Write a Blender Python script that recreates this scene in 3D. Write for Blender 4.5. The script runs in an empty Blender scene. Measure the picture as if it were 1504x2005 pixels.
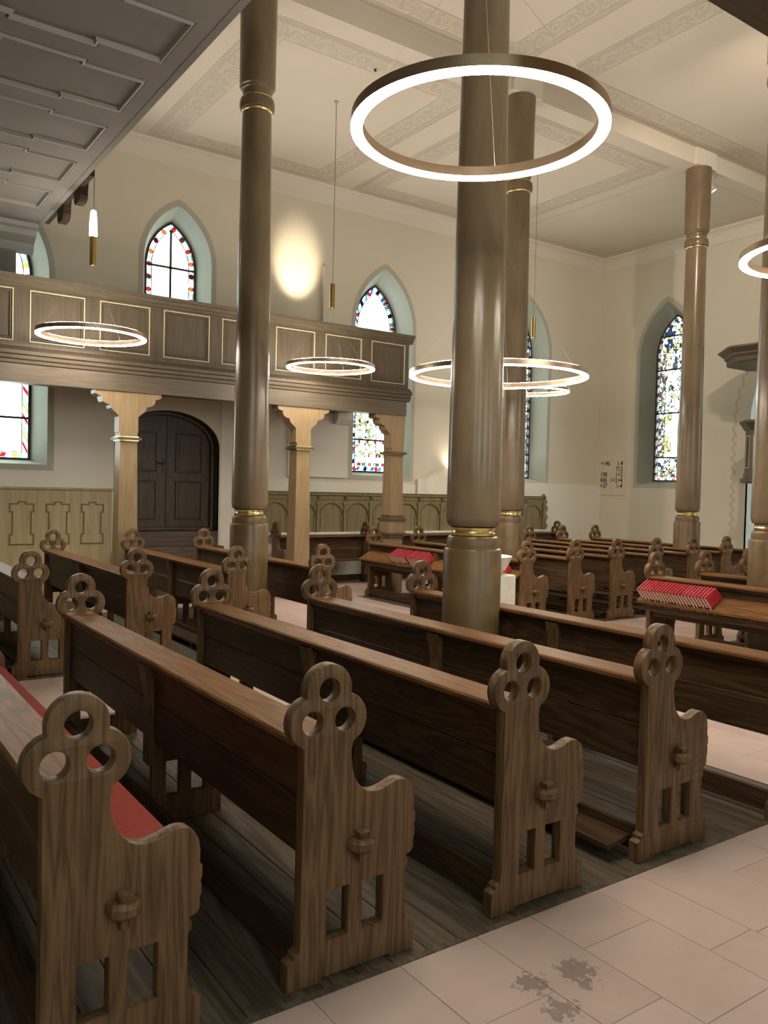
import bpy, bmesh, math, random
from mathutils import Vector, Matrix
random.seed(7)
PI = math.pi
scene = bpy.context.scene
COL = scene.collection

# ------------------------------------------------------------------ camera, light, exposure
RING_L = 98.0          # radiance of the LED diffusers
SKY_L = 9.0            # sky outside the windows
scene.view_settings.view_transform = 'Standard'
scene.view_settings.look = 'None'
scene.view_settings.gamma = 1.0
scene.view_settings.use_curve_mapping = False
scene.view_settings.exposure = 0.0

cam_d = bpy.data.cameras.new('camera')
cam_d.sensor_fit = 'HORIZONTAL'
cam_d.sensor_width = 36.0
cam_d.lens = 1610.955 / 1504.0 * 36.0
cam_d.clip_start = 0.05
cam = bpy.data.objects.new('camera', cam_d)
COL.objects.link(cam)
_R = Vector((0.8205011, -0.5711571, 0.0236125))
_U = Vector((-0.0033376, 0.0365191, 0.9993274))
_F = Vector((0.5716352, 0.8200280, -0.0280577))
cam.matrix_world = Matrix(((_R.x, _U.x, -_F.x, 0.0), (_R.y, _U.y, -_F.y, 0.0), (_R.z, _U.z, -_F.z, 1.65), (0, 0, 0, 1)))
scene.camera = cam

world = bpy.data.worlds.new('sky')
scene.world = world
world.use_nodes = True
_bg = world.node_tree.nodes['Background']
_bg.inputs[0].default_value = (0.86, 0.97, 1.0, 1)
_bg.inputs[1].default_value = SKY_L

scene.cycles.max_bounces = 8
scene.cycles.diffuse_bounces = 5
scene.cycles.glossy_bounces = 3
scene.cycles.transparent_max_bounces = 8
scene.cycles.caustics_reflective = False
scene.cycles.caustics_refractive = False
scene.cycles.sample_clamp_indirect = 6.0

# ------------------------------------------------------------------ materials
MATS = {}
def nodes_of(m):
    m.use_nodes = True
    nt = m.node_tree
    return nt, nt.nodes, nt.links

def base_mat(name, rough=0.5, metal=0.0, color=(0.5, 0.5, 0.5), spec=0.5):
    m = bpy.data.materials.new(name)
    nt, N, L = nodes_of(m)
    b = N['Principled BSDF']
    b.inputs['Base Color'].default_value = (*color, 1)
    b.inputs['Roughness'].default_value = rough
    b.inputs['Metallic'].default_value = metal
    b.inputs['Specular IOR Level'].default_value = spec
    MATS[name] = m
    return m, nt, N, L, b

def coords(N, L, scale=(1, 1, 1), randomize=True, kind='Object'):
    tc = N.new('ShaderNodeTexCoord')
    mp = N.new('ShaderNodeMapping')
    mp.inputs['Scale'].default_value = scale
    L.new(tc.outputs[kind], mp.inputs['Vector'])
    if randomize:
        oi = N.new('ShaderNodeObjectInfo')
        mu = N.new('ShaderNodeVectorMath'); mu.operation = 'SCALE'
        cb = N.new('ShaderNodeCombineXYZ')
        for i in range(3): L.new(oi.outputs['Random'], cb.inputs[i])
        L.new(cb.outputs[0], mu.inputs[0]); mu.inputs['Scale'].default_value = 37.0
        L.new(mu.outputs[0], mp.inputs['Location'])
    return mp.outputs[0]

def ramp(N, stops):
    r = N.new('ShaderNodeValToRGB')
    e = r.color_ramp.elements
    while len(e) < len(stops): e.new(0.5)
    for i, (p, c) in enumerate(stops):
        e[i].position = p; e[i].color = (*c, 1)
    return r

def noise(N, L, vec, scale, detail=4, rough=0.55, dist=0.0):
    n = N.new('ShaderNodeTexNoise')
    n.inputs['Scale'].default_value = scale
    n.inputs['Detail'].default_value = detail
    n.inputs['Roughness'].default_value = rough
    n.inputs['Distortion'].default_value = dist
    L.new(vec, n.inputs['Vector'])
    return n.outputs['Fac']

def bump(N, L, b, fac, strength=0.2, dist=0.01):
    bp = N.new('ShaderNodeBump')
    bp.inputs['Strength'].default_value = strength
    bp.inputs['Distance'].default_value = dist
    L.new(fac, bp.inputs['Height'])
    L.new(bp.outputs[0], b.inputs['Normal'])

def plain(name, c0, c1, scale=6, rough=0.6, metal=0.0, bs=0.1, spec=0.5, detail=5):
    m, nt, N, L, b = base_mat(name, rough, metal, c0, spec)
    v = coords(N, L)
    n = noise(N, L, v, scale, detail)
    r = ramp(N, [(0.3, c0), (0.7, c1)])
    L.new(n, r.inputs[0]); L.new(r.outputs[0], b.inputs['Base Color'])
    if bs: bump(N, L, b, noise(N, L, v, scale * 8, 3), bs, 0.004)
    return m

def wood(name, dark, mid, light, axis, rough=0.38, ring=9.0, spec=0.4, bs=0.12):
    """straight-grained softwood, grain along axis 0/1/2"""
    m, nt, N, L, b = base_mat(name, rough, 0, mid, spec)
    sc = [1.0, 1.0, 1.0]; sc[axis] = 0.07
    v = coords(N, L, tuple(sc))
    big = noise(N, L, v, ring, 3, 0.5, 0.6)
    mul = N.new('ShaderNodeMath'); mul.operation = 'MULTIPLY'; mul.inputs[1].default_value = 9.0
    L.new(big, mul.inputs[0])
    fr = N.new('ShaderNodeMath'); fr.operation = 'PINGPONG'; fr.inputs[1].default_value = 0.5
    L.new(mul.outputs[0], fr.inputs[0])
    fine = noise(N, L, v, ring * 12, 3, 0.6)
    ad = N.new('ShaderNodeMath'); ad.operation = 'MULTIPLY_ADD'
    L.new(fine, ad.inputs[0]); ad.inputs[1].default_value = 0.55; L.new(fr.outputs[0], ad.inputs[2])
    r = ramp(N, [(0.12, dark), (0.45, mid), (0.85, light)])
    L.new(ad.outputs[0], r.inputs[0]); L.new(r.outputs[0], b.inputs['Base Color'])
    bump(N, L, b, ad.outputs[0], bs, 0.003)
    return m

# pew timber, one stain: lit end panels and shaded backs put into colour
PD, PM, PL_ = (0.052, 0.028, 0.012), (0.112, 0.063, 0.029), (0.178, 0.104, 0.050)  # end panels: stain lightened for the side light falling on them
KD, KM, KL = (0.026, 0.014, 0.007), (0.052, 0.029, 0.014), (0.088, 0.050, 0.025)  # planks and seats: same stain darkened for the shade on the backs
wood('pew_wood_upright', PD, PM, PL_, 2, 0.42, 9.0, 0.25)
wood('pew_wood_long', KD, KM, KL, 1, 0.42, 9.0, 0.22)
wood('pew_ledge_wood', (0.075, 0.034, 0.012), (0.140, 0.067, 0.026), (0.195, 0.098, 0.038), 1, 0.42, 9.0, 0.06)
wood('floor_board_wood', (0.036, 0.025, 0.015), (0.070, 0.051, 0.032), (0.120, 0.092, 0.062), 1, 0.55, 7.0)
wood('door_wood', (0.030, 0.020, 0.012), (0.055, 0.038, 0.023), (0.080, 0.056, 0.035), 2, 0.45, 7.0)
wood('step_wood', (0.040, 0.028, 0.020), (0.075, 0.052, 0.038), (0.11, 0.08, 0.058), 0, 0.5, 7.0)
# painted and grained gallery timber
GD, GM, GL = (0.076, 0.058, 0.037), (0.098, 0.076, 0.049), (0.118, 0.092, 0.061)
wood('gallery_paint_long', GD, GM, GL, 0, 0.42, 5.0, 0.4, 0.05)
wood('gallery_paint_upright', GD, GM, GL, 2, 0.42, 5.0, 0.4, 0.05)
wood('post_paint', (0.21, 0.145, 0.072), (0.26, 0.183, 0.096), (0.30, 0.215, 0.118), 2, 0.38, 5.0, 0.4, 0.05)
wood('wainscot_paint', (0.31, 0.25, 0.13), (0.37, 0.305, 0.165), (0.42, 0.35, 0.20), 2, 0.45, 4.0, 0.4, 0.05)
wood('arcade_paint', (0.165, 0.132, 0.066), (0.205, 0.166, 0.086), (0.24, 0.198, 0.106), 2, 0.45, 4.0, 0.4, 0.05)
wood('wainscot_line', (0.10, 0.072, 0.03), (0.13, 0.095, 0.04), (0.16, 0.12, 0.05), 2, 0.5, 4.0)
plain('soffit_paint', (0.185, 0.178, 0.160), (0.205, 0.198, 0.180), 3, 0.75, 0, 0.05, 0.12)
plain('soffit_moulding', (0.24, 0.235, 0.215), (0.27, 0.265, 0.245), 3, 0.5, 0, 0.03, 0.3)
plain('dark_carving', (0.030, 0.020, 0.013), (0.055, 0.038, 0.025), 14, 0.8, 0, 0.3, 0.1)
plain('wall_plaster', (0.640, 0.590, 0.480), (0.665, 0.612, 0.502), 1.2, 0.85, 0, 0.06, 0.2)
plain('low_wall_plaster', (0.73, 0.70, 0.62), (0.75, 0.72, 0.64), 1.2, 0.85, 0, 0.06, 0.2)  # whitish ledge plaster, lightened further for missing daylight under the gallery
plain('cornice_plaster', (0.66, 0.61, 0.52), (0.68, 0.63, 0.54), 1.2, 0.8, 0, 0.03, 0.2)
plain('ceiling_plaster', (0.60, 0.535, 0.445), (0.63, 0.565, 0.475), 0.9, 0.9, 0, 0.03, 0.2)
plain('ceiling_line_paint', (0.50, 0.45, 0.375), (0.53, 0.475, 0.40), 5, 0.9, 0, 0, 0.2)
plain('reveal_paint', (0.385, 0.395, 0.335), (0.41, 0.42, 0.36), 2, 0.85, 0, 0.05, 0.2)
plain('reveal_border_paint', (0.44, 0.425, 0.355), (0.46, 0.445, 0.375), 2, 0.85, 0, 0.05, 0.2)
plain('arch_mark_paint', (0.51, 0.46, 0.37), (0.56, 0.51, 0.41), 9, 0.9, 0, 0, 0.2)
plain('chancel_plaster', (0.76, 0.80, 0.80), (0.79, 0.83, 0.83), 1.5, 0.85, 0, 0.03, 0.2)
plain('stencil_green', (0.50, 0.60, 0.56), (0.54, 0.63, 0.59), 8, 0.9, 0, 0, 0.2)
plain('stone_white', (0.62, 0.60, 0.53), (0.70, 0.68, 0.61), 12, 0.55, 0, 0.05)
plain('iron_black', (0.012, 0.013, 0.014), (0.025, 0.026, 0.027), 20, 0.5)
plain('lead_grey', (0.03, 0.033, 0.035), (0.05, 0.054, 0.056), 20, 0.5)
plain('red_cloth', (0.25, 0.040, 0.028), (0.30, 0.052, 0.036), 40, 0.85, 0, 0.25, 0.2)
plain('book_red', (0.27, 0.012, 0.022), (0.34, 0.018, 0.030), 30, 0.38, 0, 0.05)
plain('book_pages', (0.60, 0.52, 0.38), (0.70, 0.62, 0.48), 60, 0.8, 0, 0.1)
plain('ribbon_cream', (0.62, 0.56, 0.42), (0.7, 0.64, 0.5), 40, 0.7, 0, 0)
plain('digit_black', (0.012, 0.011, 0.010), (0.02, 0.018, 0.016), 10, 0.6, 0, 0)
plain('board_white', (0.655, 0.60, 0.49), (0.68, 0.625, 0.515), 3, 0.75, 0, 0, 0.2)
plain('plastic_grey', (0.42, 0.40, 0.36), (0.46, 0.44, 0.4), 8, 0.5, 0, 0)
plain('wire_grey', (0.16, 0.15, 0.13), (0.2, 0.19, 0.17), 8, 0.5, 0, 0)
plain('mortar_dark', (0.10, 0.075, 0.06), (0.15, 0.115, 0.095), 10, 0.9, 0, 0.1)

def brass(name, c, rough):
    m, nt, N, L, b = base_mat(name, rough, 1.0, c)
    v = coords(N, L)
    n = noise(N, L, v, 40, 2)
    mr = N.new('ShaderNodeMapRange')
    mr.inputs['To Min'].default_value = rough * 0.8; mr.inputs['To Max'].default_value = rough * 1.3
    L.new(n, mr.inputs['Value']); L.new(mr.outputs[0], b.inputs['Roughness'])
brass('brass_bright', (0.62, 0.42, 0.17), 0.20)
brass('brass_band', (0.50, 0.36, 0.24), 0.32)
brass('gilding', (0.85, 0.66, 0.30), 0.22)
plain('gilt_line', (0.62, 0.53, 0.33), (0.70, 0.60, 0.40), 30, 0.35, 0.1, 0)

def column_mat():
    m, nt, N, L, b = base_mat('column_paint', 0.25, 0, (0.2, 0.14, 0.08), 0.42)
    v = coords(N, L, (1.0, 1.0, 0.35))
    n = noise(N, L, v, 3.2, 5, 0.6, 0.6)
    r = ramp(N, [(0.28, (0.125, 0.090, 0.052)), (0.5, (0.165, 0.121, 0.072)), (0.75, (0.205, 0.154, 0.096))])
    L.new(n, r.inputs[0]); L.new(r.outputs[0], b.inputs['Base Color'])
    v2 = coords(N, L, (1.0, 1.0, 0.2))
    bump(N, L, b, noise(N, L, v2, 26, 3), 0.10, 0.004)
    m2, nt, N, L, b = base_mat('column_base_paint', 0.34, 0, (0.12, 0.08, 0.03), 0.5)
    v = coords(N, L)
    n = noise(N, L, v, 5, 5, 0.6, 0.6)
    r = ramp(N, [(0.3, (0.092, 0.056, 0.020)), (0.7, (0.155, 0.098, 0.040))])
    L.new(n, r.inputs[0]); L.new(r.outputs[0], b.inputs['Base Color'])
    bump(N, L, b, noise(N, L, v, 60, 3), 0.12, 0.004)
column_mat()

def slab_mat():
    m, nt, N, L, b = base_mat('sandstone_slab', 0.55, 0, (0.5, 0.4, 0.35), 0.35)
    tc = N.new('ShaderNodeTexCoord'); gm = N.new('ShaderNodeNewGeometry')
    oi = N.new('ShaderNodeObjectInfo')
    n = noise(N, L, gm.outputs['Position'], 2.2, 5, 0.6)
    ad = N.new('ShaderNodeMath'); ad.operation = 'MULTIPLY_ADD'
    L.new(oi.outputs['Random'], ad.inputs[0]); ad.inputs[1].default_value = 0.30; L.new(n, ad.inputs[2])
    r = ramp(N, [(0.3, (0.352, 0.252, 0.215)), (0.62, (0.402, 0.302, 0.258)), (0.95, (0.435, 0.338, 0.292))])
    L.new(ad.outputs[0], r.inputs[0])
    sp = noise(N, L, gm.outputs['Position'], 55, 2, 0.5)
    r2 = ramp(N, [(0.0, (0.25, 0.2, 0.18)), (0.22, (0.55, 0.5, 0.47)), (0.27, (1, 1, 1))])
    L.new(sp, r2.inputs[0])
    mx = N.new('ShaderNodeMix'); mx.data_type = 'RGBA'; mx.blend_type = 'MULTIPLY'; mx.inputs[0].default_value = 0.6
    L.new(r.outputs[0], mx.inputs[6]); L.new(r2.outputs[0], mx.inputs[7])
    # worn flaked spots in the aisle: three fixed places where the stone skin has come away
    last = mx.outputs[2]
    for (cx, cy, rad) in ((2.18, 1.90, 0.085), (2.15, 1.825, 0.05), (1.995, 1.93, 0.075), (1.975, 1.775, 0.075)):
        d = N.new('ShaderNodeVectorMath'); d.operation = 'DISTANCE'
        L.new(gm.outputs['Position'], d.inputs[0]); d.inputs[1].default_value = (cx, cy, 0)
        jag = noise(N, L, gm.outputs['Position'], 34, 4, 0.7)
        sb = N.new('ShaderNodeMath'); sb.operation = 'MULTIPLY_ADD'
        L.new(jag, sb.inputs[0]); sb.inputs[1].default_value = 0.22; L.new(d.outputs['Value'], sb.inputs[2])
        lt = N.new('ShaderNodeMath'); lt.operation = 'LESS_THAN'; lt.inputs[1].default_value = rad + 0.085
        L.new(sb.outputs[0], lt.inputs[0])
        lt2 = N.new('ShaderNodeMath'); lt2.operation = 'MULTIPLY'; L.new(lt.outputs[0], lt2.inputs[0]); lt2.inputs[1].default_value = 0.75
        mm = N.new('ShaderNodeMix'); mm.data_type = 'RGBA'
        L.new(lt2.outputs[0], mm.inputs[0]); L.new(last, mm.inputs[6]); mm.inputs[7].default_value = (0.16, 0.115, 0.095, 1)
        last = mm.outputs[2]
    L.new(last, b.inputs['Base Color'])
    bump(N, L, b, noise(N, L, gm.outputs['Position'], 90, 3), 0.10, 0.002)
slab_mat()

def ornament_mat():
    """grey stencilled scrollwork, uv: u metres along the band, v 0..1 across"""
    m, nt, N, L, b = base_mat('ceiling_scroll_paint', 0.9, 0, (0.6, 0.55, 0.46), 0.2)
    uv = N.new('ShaderNodeTexCoord'); sx = N.new('ShaderNodeSeparateXYZ')
    nz = N.new('ShaderNodeTexNoise'); nz.inputs['Scale'].default_value = 9.0; nz.inputs['Detail'].default_value = 2
    L.new(uv.outputs['UV'], nz.inputs['Vector'])
    vm = N.new('ShaderNodeVectorMath'); vm.operation = 'MULTIPLY_ADD'
    L.new(nz.outputs['Color'], vm.inputs[0]); vm.inputs[1].default_value = (0.07, 0.16, 0); L.new(uv.outputs['UV'], vm.inputs[2])
    L.new(vm.outputs[0], sx.inputs[0])
    def M(op, a, b_=None, c=None):
        n = N.new('ShaderNodeMath'); n.operation = op
        for i, x in enumerate((a, b_, c)):
            if x is None: continue
            if isinstance(x, (int, float)): n.inputs[i].default_value = x
            else: L.new(x, n.inputs[i])
        return n.outputs[0]
    u, v = sx.outputs[0], sx.outputs[1]
    P = 0.52
    s = M('SINE', M('MULTIPLY', u, 2 * PI / P))
    vine = M('LESS_THAN', M('ABSOLUTE', M('SUBTRACT', M('SUBTRACT', v, 0.58), M('MULTIPLY', s, 0.27))), 0.07)
    def scroll(shift, vc):
        uu = M('SUBTRACT', M('MULTIPLY', M('FRACT', M('ADD', M('DIVIDE', u, P), shift)), P), P / 2)
        vv = M('MULTIPLY', M('SUBTRACT', v, vc), 0.30)
        d = M('SQRT', M('ADD', M('MULTIPLY', uu, uu), M('MULTIPLY', vv, vv)))
        ang = M('ARCTAN2', vv, uu)
        sp = M('FRACT', M('ADD', M('MULTIPLY', d, 13.0), M('DIVIDE', ang, 2 * PI)))
        return M('MULTIPLY', M('LESS_THAN', sp, 0.5), M('LESS_THAN', d, 0.135))
    f = M('MAXIMUM', vine, M('MAXIMUM', scroll(0.25, 0.42), scroll(0.75, 0.72)))
    f = M('MULTIPLY', f, 0.85)
    mx = N.new('ShaderNodeMix'); mx.data_type = 'RGBA'
    L.new(f, mx.inputs[0])
    mx.inputs[6].default_value = (0.575, 0.515, 0.43, 1); mx.inputs[7].default_value = (0.475, 0.43, 0.36, 1)
    L.new(mx.outputs[2], b.inputs['Base Color'])
ornament_mat()

def emit(name, color, strength):
    m = bpy.data.materials.new(name); nt, N, L = nodes_of(m)
    N.remove(N['Principled BSDF'])
    e = N.new('ShaderNodeEmission'); e.inputs[0].default_value = (*color, 1); e.inputs[1].default_value = strength
    L.new(e.outputs[0], N['Material Output'].inputs[0])
    MATS[name] = m
emit('led_diffuser', (1.0, 0.875, 0.735), RING_L)
emit('lamp_glass_lit', (1.0, 0.90, 0.76), 14.0)

def glass(name, color, pattern=None):
    """stained pane: light passes tinted, a faint gloss on the face"""
    m = bpy.data.materials.new(name); nt, N, L = nodes_of(m)
    N.remove(N['Principled BSDF'])
    t = N.new('ShaderNodeBsdfTransparent'); t.inputs[0].default_value = (*color, 1)
    g = N.new('ShaderNodeBsdfGlossy'); g.inputs['Roughness'].default_value = 0.15
    fr = N.new('ShaderNodeFresnel'); fr.inputs[0].default_value = 1.4
    mx = N.new('ShaderNodeMixShader')
    L.new(fr.outputs[0], mx.inputs[0]); L.new(t.outputs[0], mx.inputs[1]); L.new(g.outputs[0], mx.inputs[2])
    L.new(mx.outputs[0], N['Material Output'].inputs[0])
    if pattern:
        v = coords(N, L, randomize=False)
        c2, sc, width, wob = pattern
        nz = N.new('ShaderNodeTexNoise'); nz.inputs['Scale'].default_value = sc * 0.8; nz.inputs['Detail'].default_value = 2
        L.new(v, nz.inputs['Vector'])
        va = N.new('ShaderNodeVectorMath'); va.operation = 'MULTIPLY_ADD'
        L.new(nz.outputs['Color'], va.inputs[0]); va.inputs[1].default_value = (wob, wob, wob); L.new(v, va.inputs[2])
        vo = N.new('ShaderNodeTexVoronoi'); vo.feature = 'DISTANCE_TO_EDGE'; vo.inputs['Scale'].default_value = sc
        L.new(va.outputs[0], vo.inputs['Vector'])
        lt = N.new('ShaderNodeMath'); lt.operation = 'LESS_THAN'; lt.inputs[1].default_value = width
        L.new(vo.outputs['Distance'], lt.inputs[0])
        vc = N.new('ShaderNodeTexVoronoi'); vc.inputs['Scale'].default_value = sc
        L.new(va.outputs[0], vc.inputs['Vector'])
        r = ramp(N, c2)
        r.color_ramp.interpolation = 'CONSTANT'
        L.new(vc.outputs['Color'], r.inputs[0])
        m2 = N.new('ShaderNodeMix'); m2.data_type = 'RGBA'
        L.new(lt.outputs[0], m2.inputs[0]); L.new(r.outputs[0], m2.inputs[6]); m2.inputs[7].default_value = (0.004, 0.005, 0.004, 1)
        L.new(m2.outputs[2], t.inputs[0])
    MATS[name] = m
CLR = (0.90, 0.93, 0.86)
glass('glass_clear', CLR)
glass('glass_pale_green', (0.10, 0.14, 0.11))
glass('glass_red', (0.11, 0.004, 0.006))
glass('glass_orange', (0.14, 0.032, 0.010))
glass('glass_blue', (0.006, 0.022, 0.075))
glass('glass_teal', (0.010, 0.055, 0.075))
glass('glass_yellow', (0.13, 0.11, 0.022))
glass('glass_white_leaf', CLR, ([(0.0, CLR), (0.62, (0.10, 0.11, 0.04)), (0.78, CLR), (0.9, (0.075, 0.09, 0.045))], 16.0, 0.05, 0.05))
glass('glass_figure', CLR, ([(0.0, CLR), (0.88, (0.13, 0.11, 0.03))], 6.5, 0.045, 0.16))
glass('glass_canopy', CLR, ([(0.0, CLR), (0.35, (0.13, 0.115, 0.03)), (0.5, CLR), (0.72, (0.004, 0.009, 0.026)), (0.88, CLR)], 14.0, 0.07, 0.06))
glass('glass_blue_ground', (0.04, 0.1, 0.25), ([(0.0, (0.004, 0.010, 0.028)), (0.55, (0.006, 0.014, 0.04)), (0.75, CLR)], 12.0, 0.05, 0.05))
glass('glass_robe', CLR, ([(0.0, CLR), (0.55, (0.14, 0.12, 0.03)), (0.7, CLR), (0.86, (0.005, 0.011, 0.03))], 5.0, 0.03, 0.2))
glass('glass_dense', CLR, ([(0.0, CLR), (0.3, (0.085, 0.085, 0.04)), (0.52, (0.05, 0.012, 0.008)), (0.66, CLR), (0.82, (0.012, 0.016, 0.022))], 22.0, 0.12, 0.04))

# ------------------------------------------------------------------ mesh helpers
class MB:
    def __init__(s): s.v = []; s.f = []; s.uv = None
    def add(s, vs, fs):
        o = len(s.v); s.v += [tuple(x) for x in vs]; s.f += [tuple(i + o for i in f) for f in fs]; return s
    def box(s, x0, x1, y0, y1, z0, z1):
        return s.add([(x0, y0, z0), (x1, y0, z0), (x1, y1, z0), (x0, y1, z0), (x0, y0, z1), (x1, y0, z1), (x1, y1, z1), (x0, y1, z1)],
                     [(0, 3, 2, 1), (4, 5, 6, 7), (0, 1, 5, 4), (1, 2, 6, 5), (2, 3, 7, 6), (3, 0, 4, 7)])
    def bevbox(s, x0, x1, y0, y1, z0, z1, b=0.006):
        """box with its four upper edges chamfered"""
        return s.add([(x0, y0, z0), (x1, y0, z0), (x1, y1, z0), (x0, y1, z0), (x0, y0, z1 - b), (x1, y0, z1 - b), (x1, y1, z1 - b), (x0, y1, z1 - b),
                      (x0 + b, y0 + b, z1), (x1 - b, y0 + b, z1), (x1 - b, y1 - b, z1), (x0 + b, y1 - b, z1)],
                     [(0, 3, 2, 1), (8, 9, 10, 11), (0, 1, 5, 4), (1, 2, 6, 5), (2, 3, 7, 6), (3, 0, 4, 7),
                      (4, 5, 9, 8), (5, 6, 10, 9), (6, 7, 11, 10), (7, 4, 8, 11)])
    def lathe(s, prof, n=32, c=(0, 0), cap=True):
        """prof: list of (r, z)"""
        o = len(s.v)
        for r, z in prof:
            for k in range(n):
                a = 2 * PI * k / n; s.v.append((c[0] + r * math.cos(a), c[1] + r * math.sin(a), z))
        for i in range(len(prof) - 1):
            for k in range(n):
                k2 = (k + 1) % n
                s.f.append((o + i * n + k, o + i * n + k2, o + (i + 1) * n + k2, o + (i + 1) * n + k))
        if cap:
            s.f.append(tuple(o + k for k in range(n))[::-1])
            s.f.append(tuple(o + (len(prof) - 1) * n + k for k in range(n)))
        return s
    def ring(s, R, prof, n=64):
        """closed profile (dr, z) swept on a circle radius R"""
        o = len(s.v); m = len(prof)
        for k in range(n):
            a = 2 * PI * k / n
            for dr, z in prof: s.v.append(((R + dr) * math.cos(a), (R + dr) * math.sin(a), z))
        for k in range(n):
            k2 = (k + 1) % n
            for i in range(m):
                j = (i + 1) % m
                s.f.append((o + k * m + i, o + k2 * m + i, o + k2 * m + j, o + k * m + j))
        return s
    def tube(s, pts, r, n=6):
        o = len(s.v); P = [Vector(p) for p in pts]
        for i, p in enumerate(P):
            d = (P[min(i + 1, len(P) - 1)] - P[max(i - 1, 0)]).normalized()
            a = d.orthogonal().normalized(); b = d.cross(a)
            for k in range(n):
                t = 2 * PI * k / n; s.v.append(tuple(p + (a * math.cos(t) + b * math.sin(t)) * r))
        for i in range(len(P) - 1):
            for k in range(n):
                k2 = (k + 1) % n
                s.f.append((o + i * n + k, o + i * n + k2, o + (i + 1) * n + k2, o + (i + 1) * n + k))
        s.f.append(tuple(o + k for k in range(n))[::-1]); s.f.append(tuple(o + (len(P) - 1) * n + k for k in range(n)))
        return s
    def extrude(s, prof, fn0, fn1):
        """closed polygon prof, two maps from (a,b) to 3d"""
        o = len(s.v); n = len(prof)
        s.v += [tuple(fn0(*p)) for p in prof] + [tuple(fn1(*p)) for p in prof]
        s.f.append(tuple(o + i for i in range(n))); s.f.append(tuple(o + n + i for i in range(n))[::-1])
        for i in range(n):
            j = (i + 1) % n; s.f.append((o + i, o + n + i, o + n + j, o + j))
        return s
    def loft(s, la, lb, close=True):
        o = len(s.v); n = len(la)
        s.v += [tuple(p) for p in la] + [tuple(p) for p in lb]
        for i in range(n if close else n - 1):
            j = (i + 1) % n; s.f.append((o + i, o + j, o + n + j, o + n + i))
        return s
    def mesh(s, name, mat=None, smooth=None, recalc=True):
        me = bpy.data.meshes.new(name)
        me.from_pydata(s.v, [], s.f); me.validate(); me.update()
        if recalc:
            bm = bmesh.new(); bm.from_mesh(me); bmesh.ops.recalc_face_normals(bm, faces=bm.faces); bm.to_mesh(me); bm.free()
        if mat: me.materials.append(MATS[mat])
        if smooth is not None: shade(me, smooth)
        return me
    def build(s, name, mat, parent=None, smooth=None, loc=None, recalc=True):
        return link(name, s.mesh(name, mat, smooth, recalc), parent, loc)

def shade(me, deg):
    for p in me.polygons: p.use_smooth = True
    me.set_sharp_from_angle(angle=math.radians(deg))

def link(name, me, parent=None, loc=None, rot=None):
    o = bpy.data.objects.new(name, me); COL.objects.link(o)
    if parent: o.parent = parent
    if loc: o.location = loc
    if rot: o.rotation_euler = rot
    return o

def empty(name, loc=(0, 0, 0), rotz=0):
    o = bpy.data.objects.new(name, None); COL.objects.link(o)
    o.empty_display_size = 0.1; o.location = loc; o.rotation_euler = (0, 0, rotz)
    return o

def tag(o, label, cat, group=None, kind=None):
    o['label'] = label; o['category'] = cat
    if group: o['group'] = group
    if kind: o['kind'] = kind
    return o

def curve_mesh(name, loops, ext, bev, mapf, mat, smooth=40):
    """filled 2d outline with holes, extruded +-ext, edges rounded by bev; mapf maps (u, v, w) to 3d"""
    cu = bpy.data.curves.new(name, 'CURVE'); cu.dimensions = '2D'; cu.fill_mode = 'BOTH'
    cu.extrude = max(ext - bev, 0.0); cu.bevel_depth = bev; cu.bevel_resolution = 1 if bev else 0; cu.offset = -bev
    for lp in loops:
        sp = cu.splines.new('POLY'); sp.points.add(len(lp) - 1)
        for i, p in enumerate(lp): sp.points[i].co = (p[0], p[1], 0, 1)
        sp.use_cyclic_u = True
    ob = bpy.data.objects.new(name, cu); COL.objects.link(ob)
    dg = bpy.context.evaluated_depsgraph_get()
    me = bpy.data.meshes.new_from_object(ob.evaluated_get(dg))
    bpy.data.objects.remove(ob); bpy.data.curves.remove(cu)
    for v in me.vertices: v.co = Vector(mapf(v.co.x, v.co.y, v.co.z))
    bm = bmesh.new(); bm.from_mesh(me)
    bmesh.ops.remove_doubles(bm, verts=bm.verts, dist=1e-5)
    bmesh.ops.recalc_face_normals(bm, faces=bm.faces); bm.to_mesh(me); bm.free()
    me.name = name
    me.materials.clear(); me.materials.append(MATS[mat])
    shade(me, smooth)
    return me

def offset_poly(pts, d):
    """offset a counter-clockwise polygon inwards by d (mitred)"""
    n = len(pts); out = []
    for i in range(n):
        p0, p1, p2 = Vector(pts[i - 1]), Vector(pts[i]), Vector(pts[(i + 1) % n])
        a = (p1 - p0).normalized(); b = (p2 - p1).normalized()
        na, nb = Vector((-a.y, a.x)), Vector((-b.y, b.x))
        k = (na + nb); k = k / max(1e-6, (1 + na.dot(nb)))
        out.append(tuple(p1 + k * d))
    return out

def frame_mesh(pts, w, fn, h0, h1, chamfer=0.0):
    """moulding along a closed ccw polygon: width w inwards, from height h0 to h1; fn maps (u, v, h)"""
    mb = MB(); inn = offset_poly(pts, w)
    A0 = [fn(*p, h0) for p in pts]; A1 = [fn(*p, h1) for p in (offset_poly(pts, chamfer) if chamfer else pts)]
    B1 = [fn(*p, h1) for p in (offset_poly(pts, w - chamfer) if chamfer else inn)]; B0 = [fn(*p, h0) for p in inn]
    mb.loft(A0, A1); mb.loft(A1, B1); mb.loft(B1, B0); mb.loft(B0, A0)
    return mb

def rect(x0, x1, z0, z1): return [(x0, z0), (x1, z0), (x1, z1), (x0, z1)]

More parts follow.
